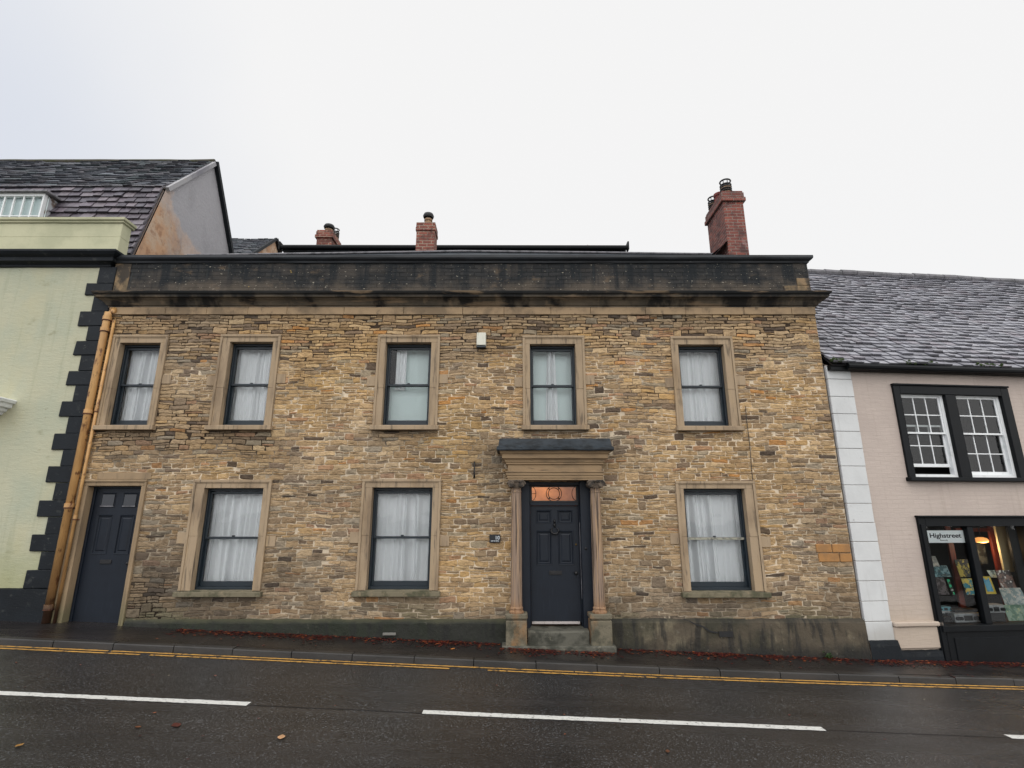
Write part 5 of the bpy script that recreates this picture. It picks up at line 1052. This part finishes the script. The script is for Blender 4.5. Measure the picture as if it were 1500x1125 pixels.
for i in range(7000):
    x = random.uniform(-5.6, 10.5)
    if random.random() > .3+.6*sm(-.25, .35, nz(x*1.3, 5)+.5*nz(x*4, 9)): continue
    edge = -.09 if not (-.2 < x < 1.75) else -.39
    if x > 6: edge = .1*(x-6)-.09
    y = edge-abs(random.gauss(0, .15+.12*max(0, nz(x*1.1, 3)))); leaf(mb, x, y, g(x)+.004, random.uniform(.016, .034), random.choice(LC))
for i in range(60):
    x = random.uniform(-6, 9); y = random.uniform(-1.0, -.2); leaf(mb, x, y, g(x)+.003, random.uniform(.015, .03), random.choice(LC))
for i in range(90):
    x = random.uniform(-7, 8); y = random.uniform(-5.5, -1.3); leaf(mb, x, y, g(x)-.088, random.uniform(.010, .02), random.choice(LC+[srgb(150, 140, 120)]))
tag(mb.build('fallen_leaves', m_leaf, recalc=False), 'dark red fallen leaves drifted along the foot of the walls', 'leaves', kind='stuff')
def gpt(px_, py_):
    u = (px_-750)/F; v = (562.5-py_)/F; dx, dy, dz = u, cP-v*sP, sP+v*cP
    t = (-.06-ZC)/(dz+.0408*dx); return dx*t, dy*t-D
for px_, py_, s, c, lab in ((412, 1081, .058, (176, 136, 100), 'pale tan fallen leaf on the road below the gap in the centre line'), (258, 1063, .07, (84, 34, 24), 'large red leaf flattened on the road left of the tan leaf'), (202, 1066, .035, (96, 56, 30), 'small brown leaf on the road at lower left'),
                            (28, 1094, .04, (150, 110, 54), 'yellow leaf on the road at the lower left corner'), (663, 960, .05, (190, 120, 60), 'orange leaf on the pavement left of the doorway steps'), (385, 931, .05, (206, 140, 90), 'pale orange leaf on the pavement near the mossy plinth'), (1080, 960, .06, (190, 110, 50), 'orange leaf on the pavement below the cracked plinth'), (978, 1102, .035, (100, 60, 36), 'brown leaf on the road right of the picture centre')):
    if py_ < 965: 
        x, y = gpt(px_, py_); y = max(y, -.95); z = g(x)+.004
    else: x, y = gpt(px_, py_); z = g(x)-.086
    mb = MB(); leaf(mb, 0, 0, 0, s, srgb(*c), .03); o = mb.build('fallen_leaf', m_leaf, recalc=False); o.location = (x, y, z); tag(o, lab, 'leaf', 'single fallen leaves')
x, z = at(1212, 958, -.1)
mb = MB()
for i in range(26):
    a = random.uniform(0, 6.28); l = random.uniform(.05, .13); w = .012; c, s = math.cos(a), math.sin(a)*.5; hh = random.uniform(.02, .12)
    mb.add([(0, 0, 0), (c*l*.6-s*w, s*l*.6+c*w, hh), (c*l, s*l, hh*.8), (c*l*.6+s*w, s*l*.6-c*w, hh)], [(0, 1, 2, 3)])
o = mb.build('weed', m_weed, recalc=False); o.location = (x, -.13, g(x)); tag(o, 'small green weed growing at the foot of the right hand plinth', 'weed')

# ================================================================== CAMERA, SKY, SUN
cam = bpy.data.cameras.new('camera'); cam.sensor_width = 36; cam.lens = F/1500*36; cam.clip_start = .05; cam.clip_end = 2000
co = bpy.data.objects.new('camera', cam); co.location = (0, -D, ZC); co.rotation_euler = (math.pi/2+PITCH, 0, 0); COL.objects.link(co); S.camera = co
EL, AZ = R(52), R(200)                                        # behind the photographer, veiled by cloud
sun = bpy.data.lights.new('sun', 'SUN'); sun.energy = 0.7; sun.angle = R(40); sun.color = (1, .96, .9)
so = bpy.data.objects.new('sun', sun); COL.objects.link(so)
sd = Vector((math.sin(AZ)*math.cos(EL), math.cos(AZ)*math.cos(EL), math.sin(EL)))
so.rotation_euler = sd.to_track_quat('Z', 'Y').to_euler()
W = bpy.data.worlds.new('World'); S.world = W; W.use_nodes = True; n = W.node_tree.nodes; l = W.node_tree.links
bg = n['Background']; bg.inputs['Strength'].default_value = 1.0
sky = n.new('ShaderNodeTexSky'); sky.sky_type = 'NISHITA'; sky.sun_disc = False; sky.sun_elevation = EL; sky.sun_rotation = AZ
sc = n.new('ShaderNodeVectorMath'); sc.operation = 'SCALE'; sc.inputs[3].default_value = 0.09; l.new(sky.outputs[0], sc.inputs[0])
tc = n.new('ShaderNodeTexCoord'); sep = n.new('ShaderNodeSeparateXYZ'); l.new(tc.outputs['Generated'], sep.inputs[0])
no = n.new('ShaderNodeTexNoise'); no.inputs['Scale'].default_value = 1.3; no.inputs['Detail'].default_value = 4; l.new(tc.outputs['Generated'], no.inputs['Vector'])
# thinner, bluer cloud toward the upper left
ma = n.new('ShaderNodeMath'); ma.operation = 'MULTIPLY_ADD'; l.new(no.outputs['Fac'], ma.inputs[0]); ma.inputs[1].default_value = -.35; l.new(sep.outputs[0], ma.inputs[2])
mr = n.new('ShaderNodeMapRange'); mr.interpolation_type = 'SMOOTHSTEP'; l.new(ma.outputs[0], mr.inputs[0]); mr.inputs[1].default_value = -.48; mr.inputs[2].default_value = -.85; mr.inputs[3].default_value = 0; mr.inputs[4].default_value = 1
cm = n.new('ShaderNodeMix'); cm.data_type = 'RGBA'; l.new(mr.outputs[0], cm.inputs[0]); cm.inputs[6].default_value = (.96, .955, .95, 1); cm.inputs[7].default_value = (.75, .785, .86, 1)
# brighter overhead and behind, where the sun stands behind the cloud
bo = n.new('ShaderNodeMapRange'); bo.interpolation_type = 'SMOOTHSTEP'; l.new(sep.outputs[1], bo.inputs[0]); bo.inputs[1].default_value = .38; bo.inputs[2].default_value = -.35; bo.inputs[3].default_value = 1.0; bo.inputs[4].default_value = 1.95
sb = n.new('ShaderNodeVectorMath'); sb.operation = 'SCALE'; l.new(cm.outputs[2], sb.inputs[0]); l.new(bo.outputs[0], sb.inputs[3])
fm = n.new('ShaderNodeMix'); fm.data_type = 'RGBA'; fm.inputs[0].default_value = .94; l.new(sc.outputs[0], fm.inputs[6]); l.new(sb.outputs[0], fm.inputs[7])
l.new(fm.outputs[2], bg.inputs['Color'])
S.view_settings.view_transform = 'Standard'; S.view_settings.look = 'None'; S.view_settings.exposure = 0; S.view_settings.gamma = 1
S.render.engine = 'CYCLES'; S.cycles.transparent_max_bounces = 12; S.cycles.max_bounces = 8
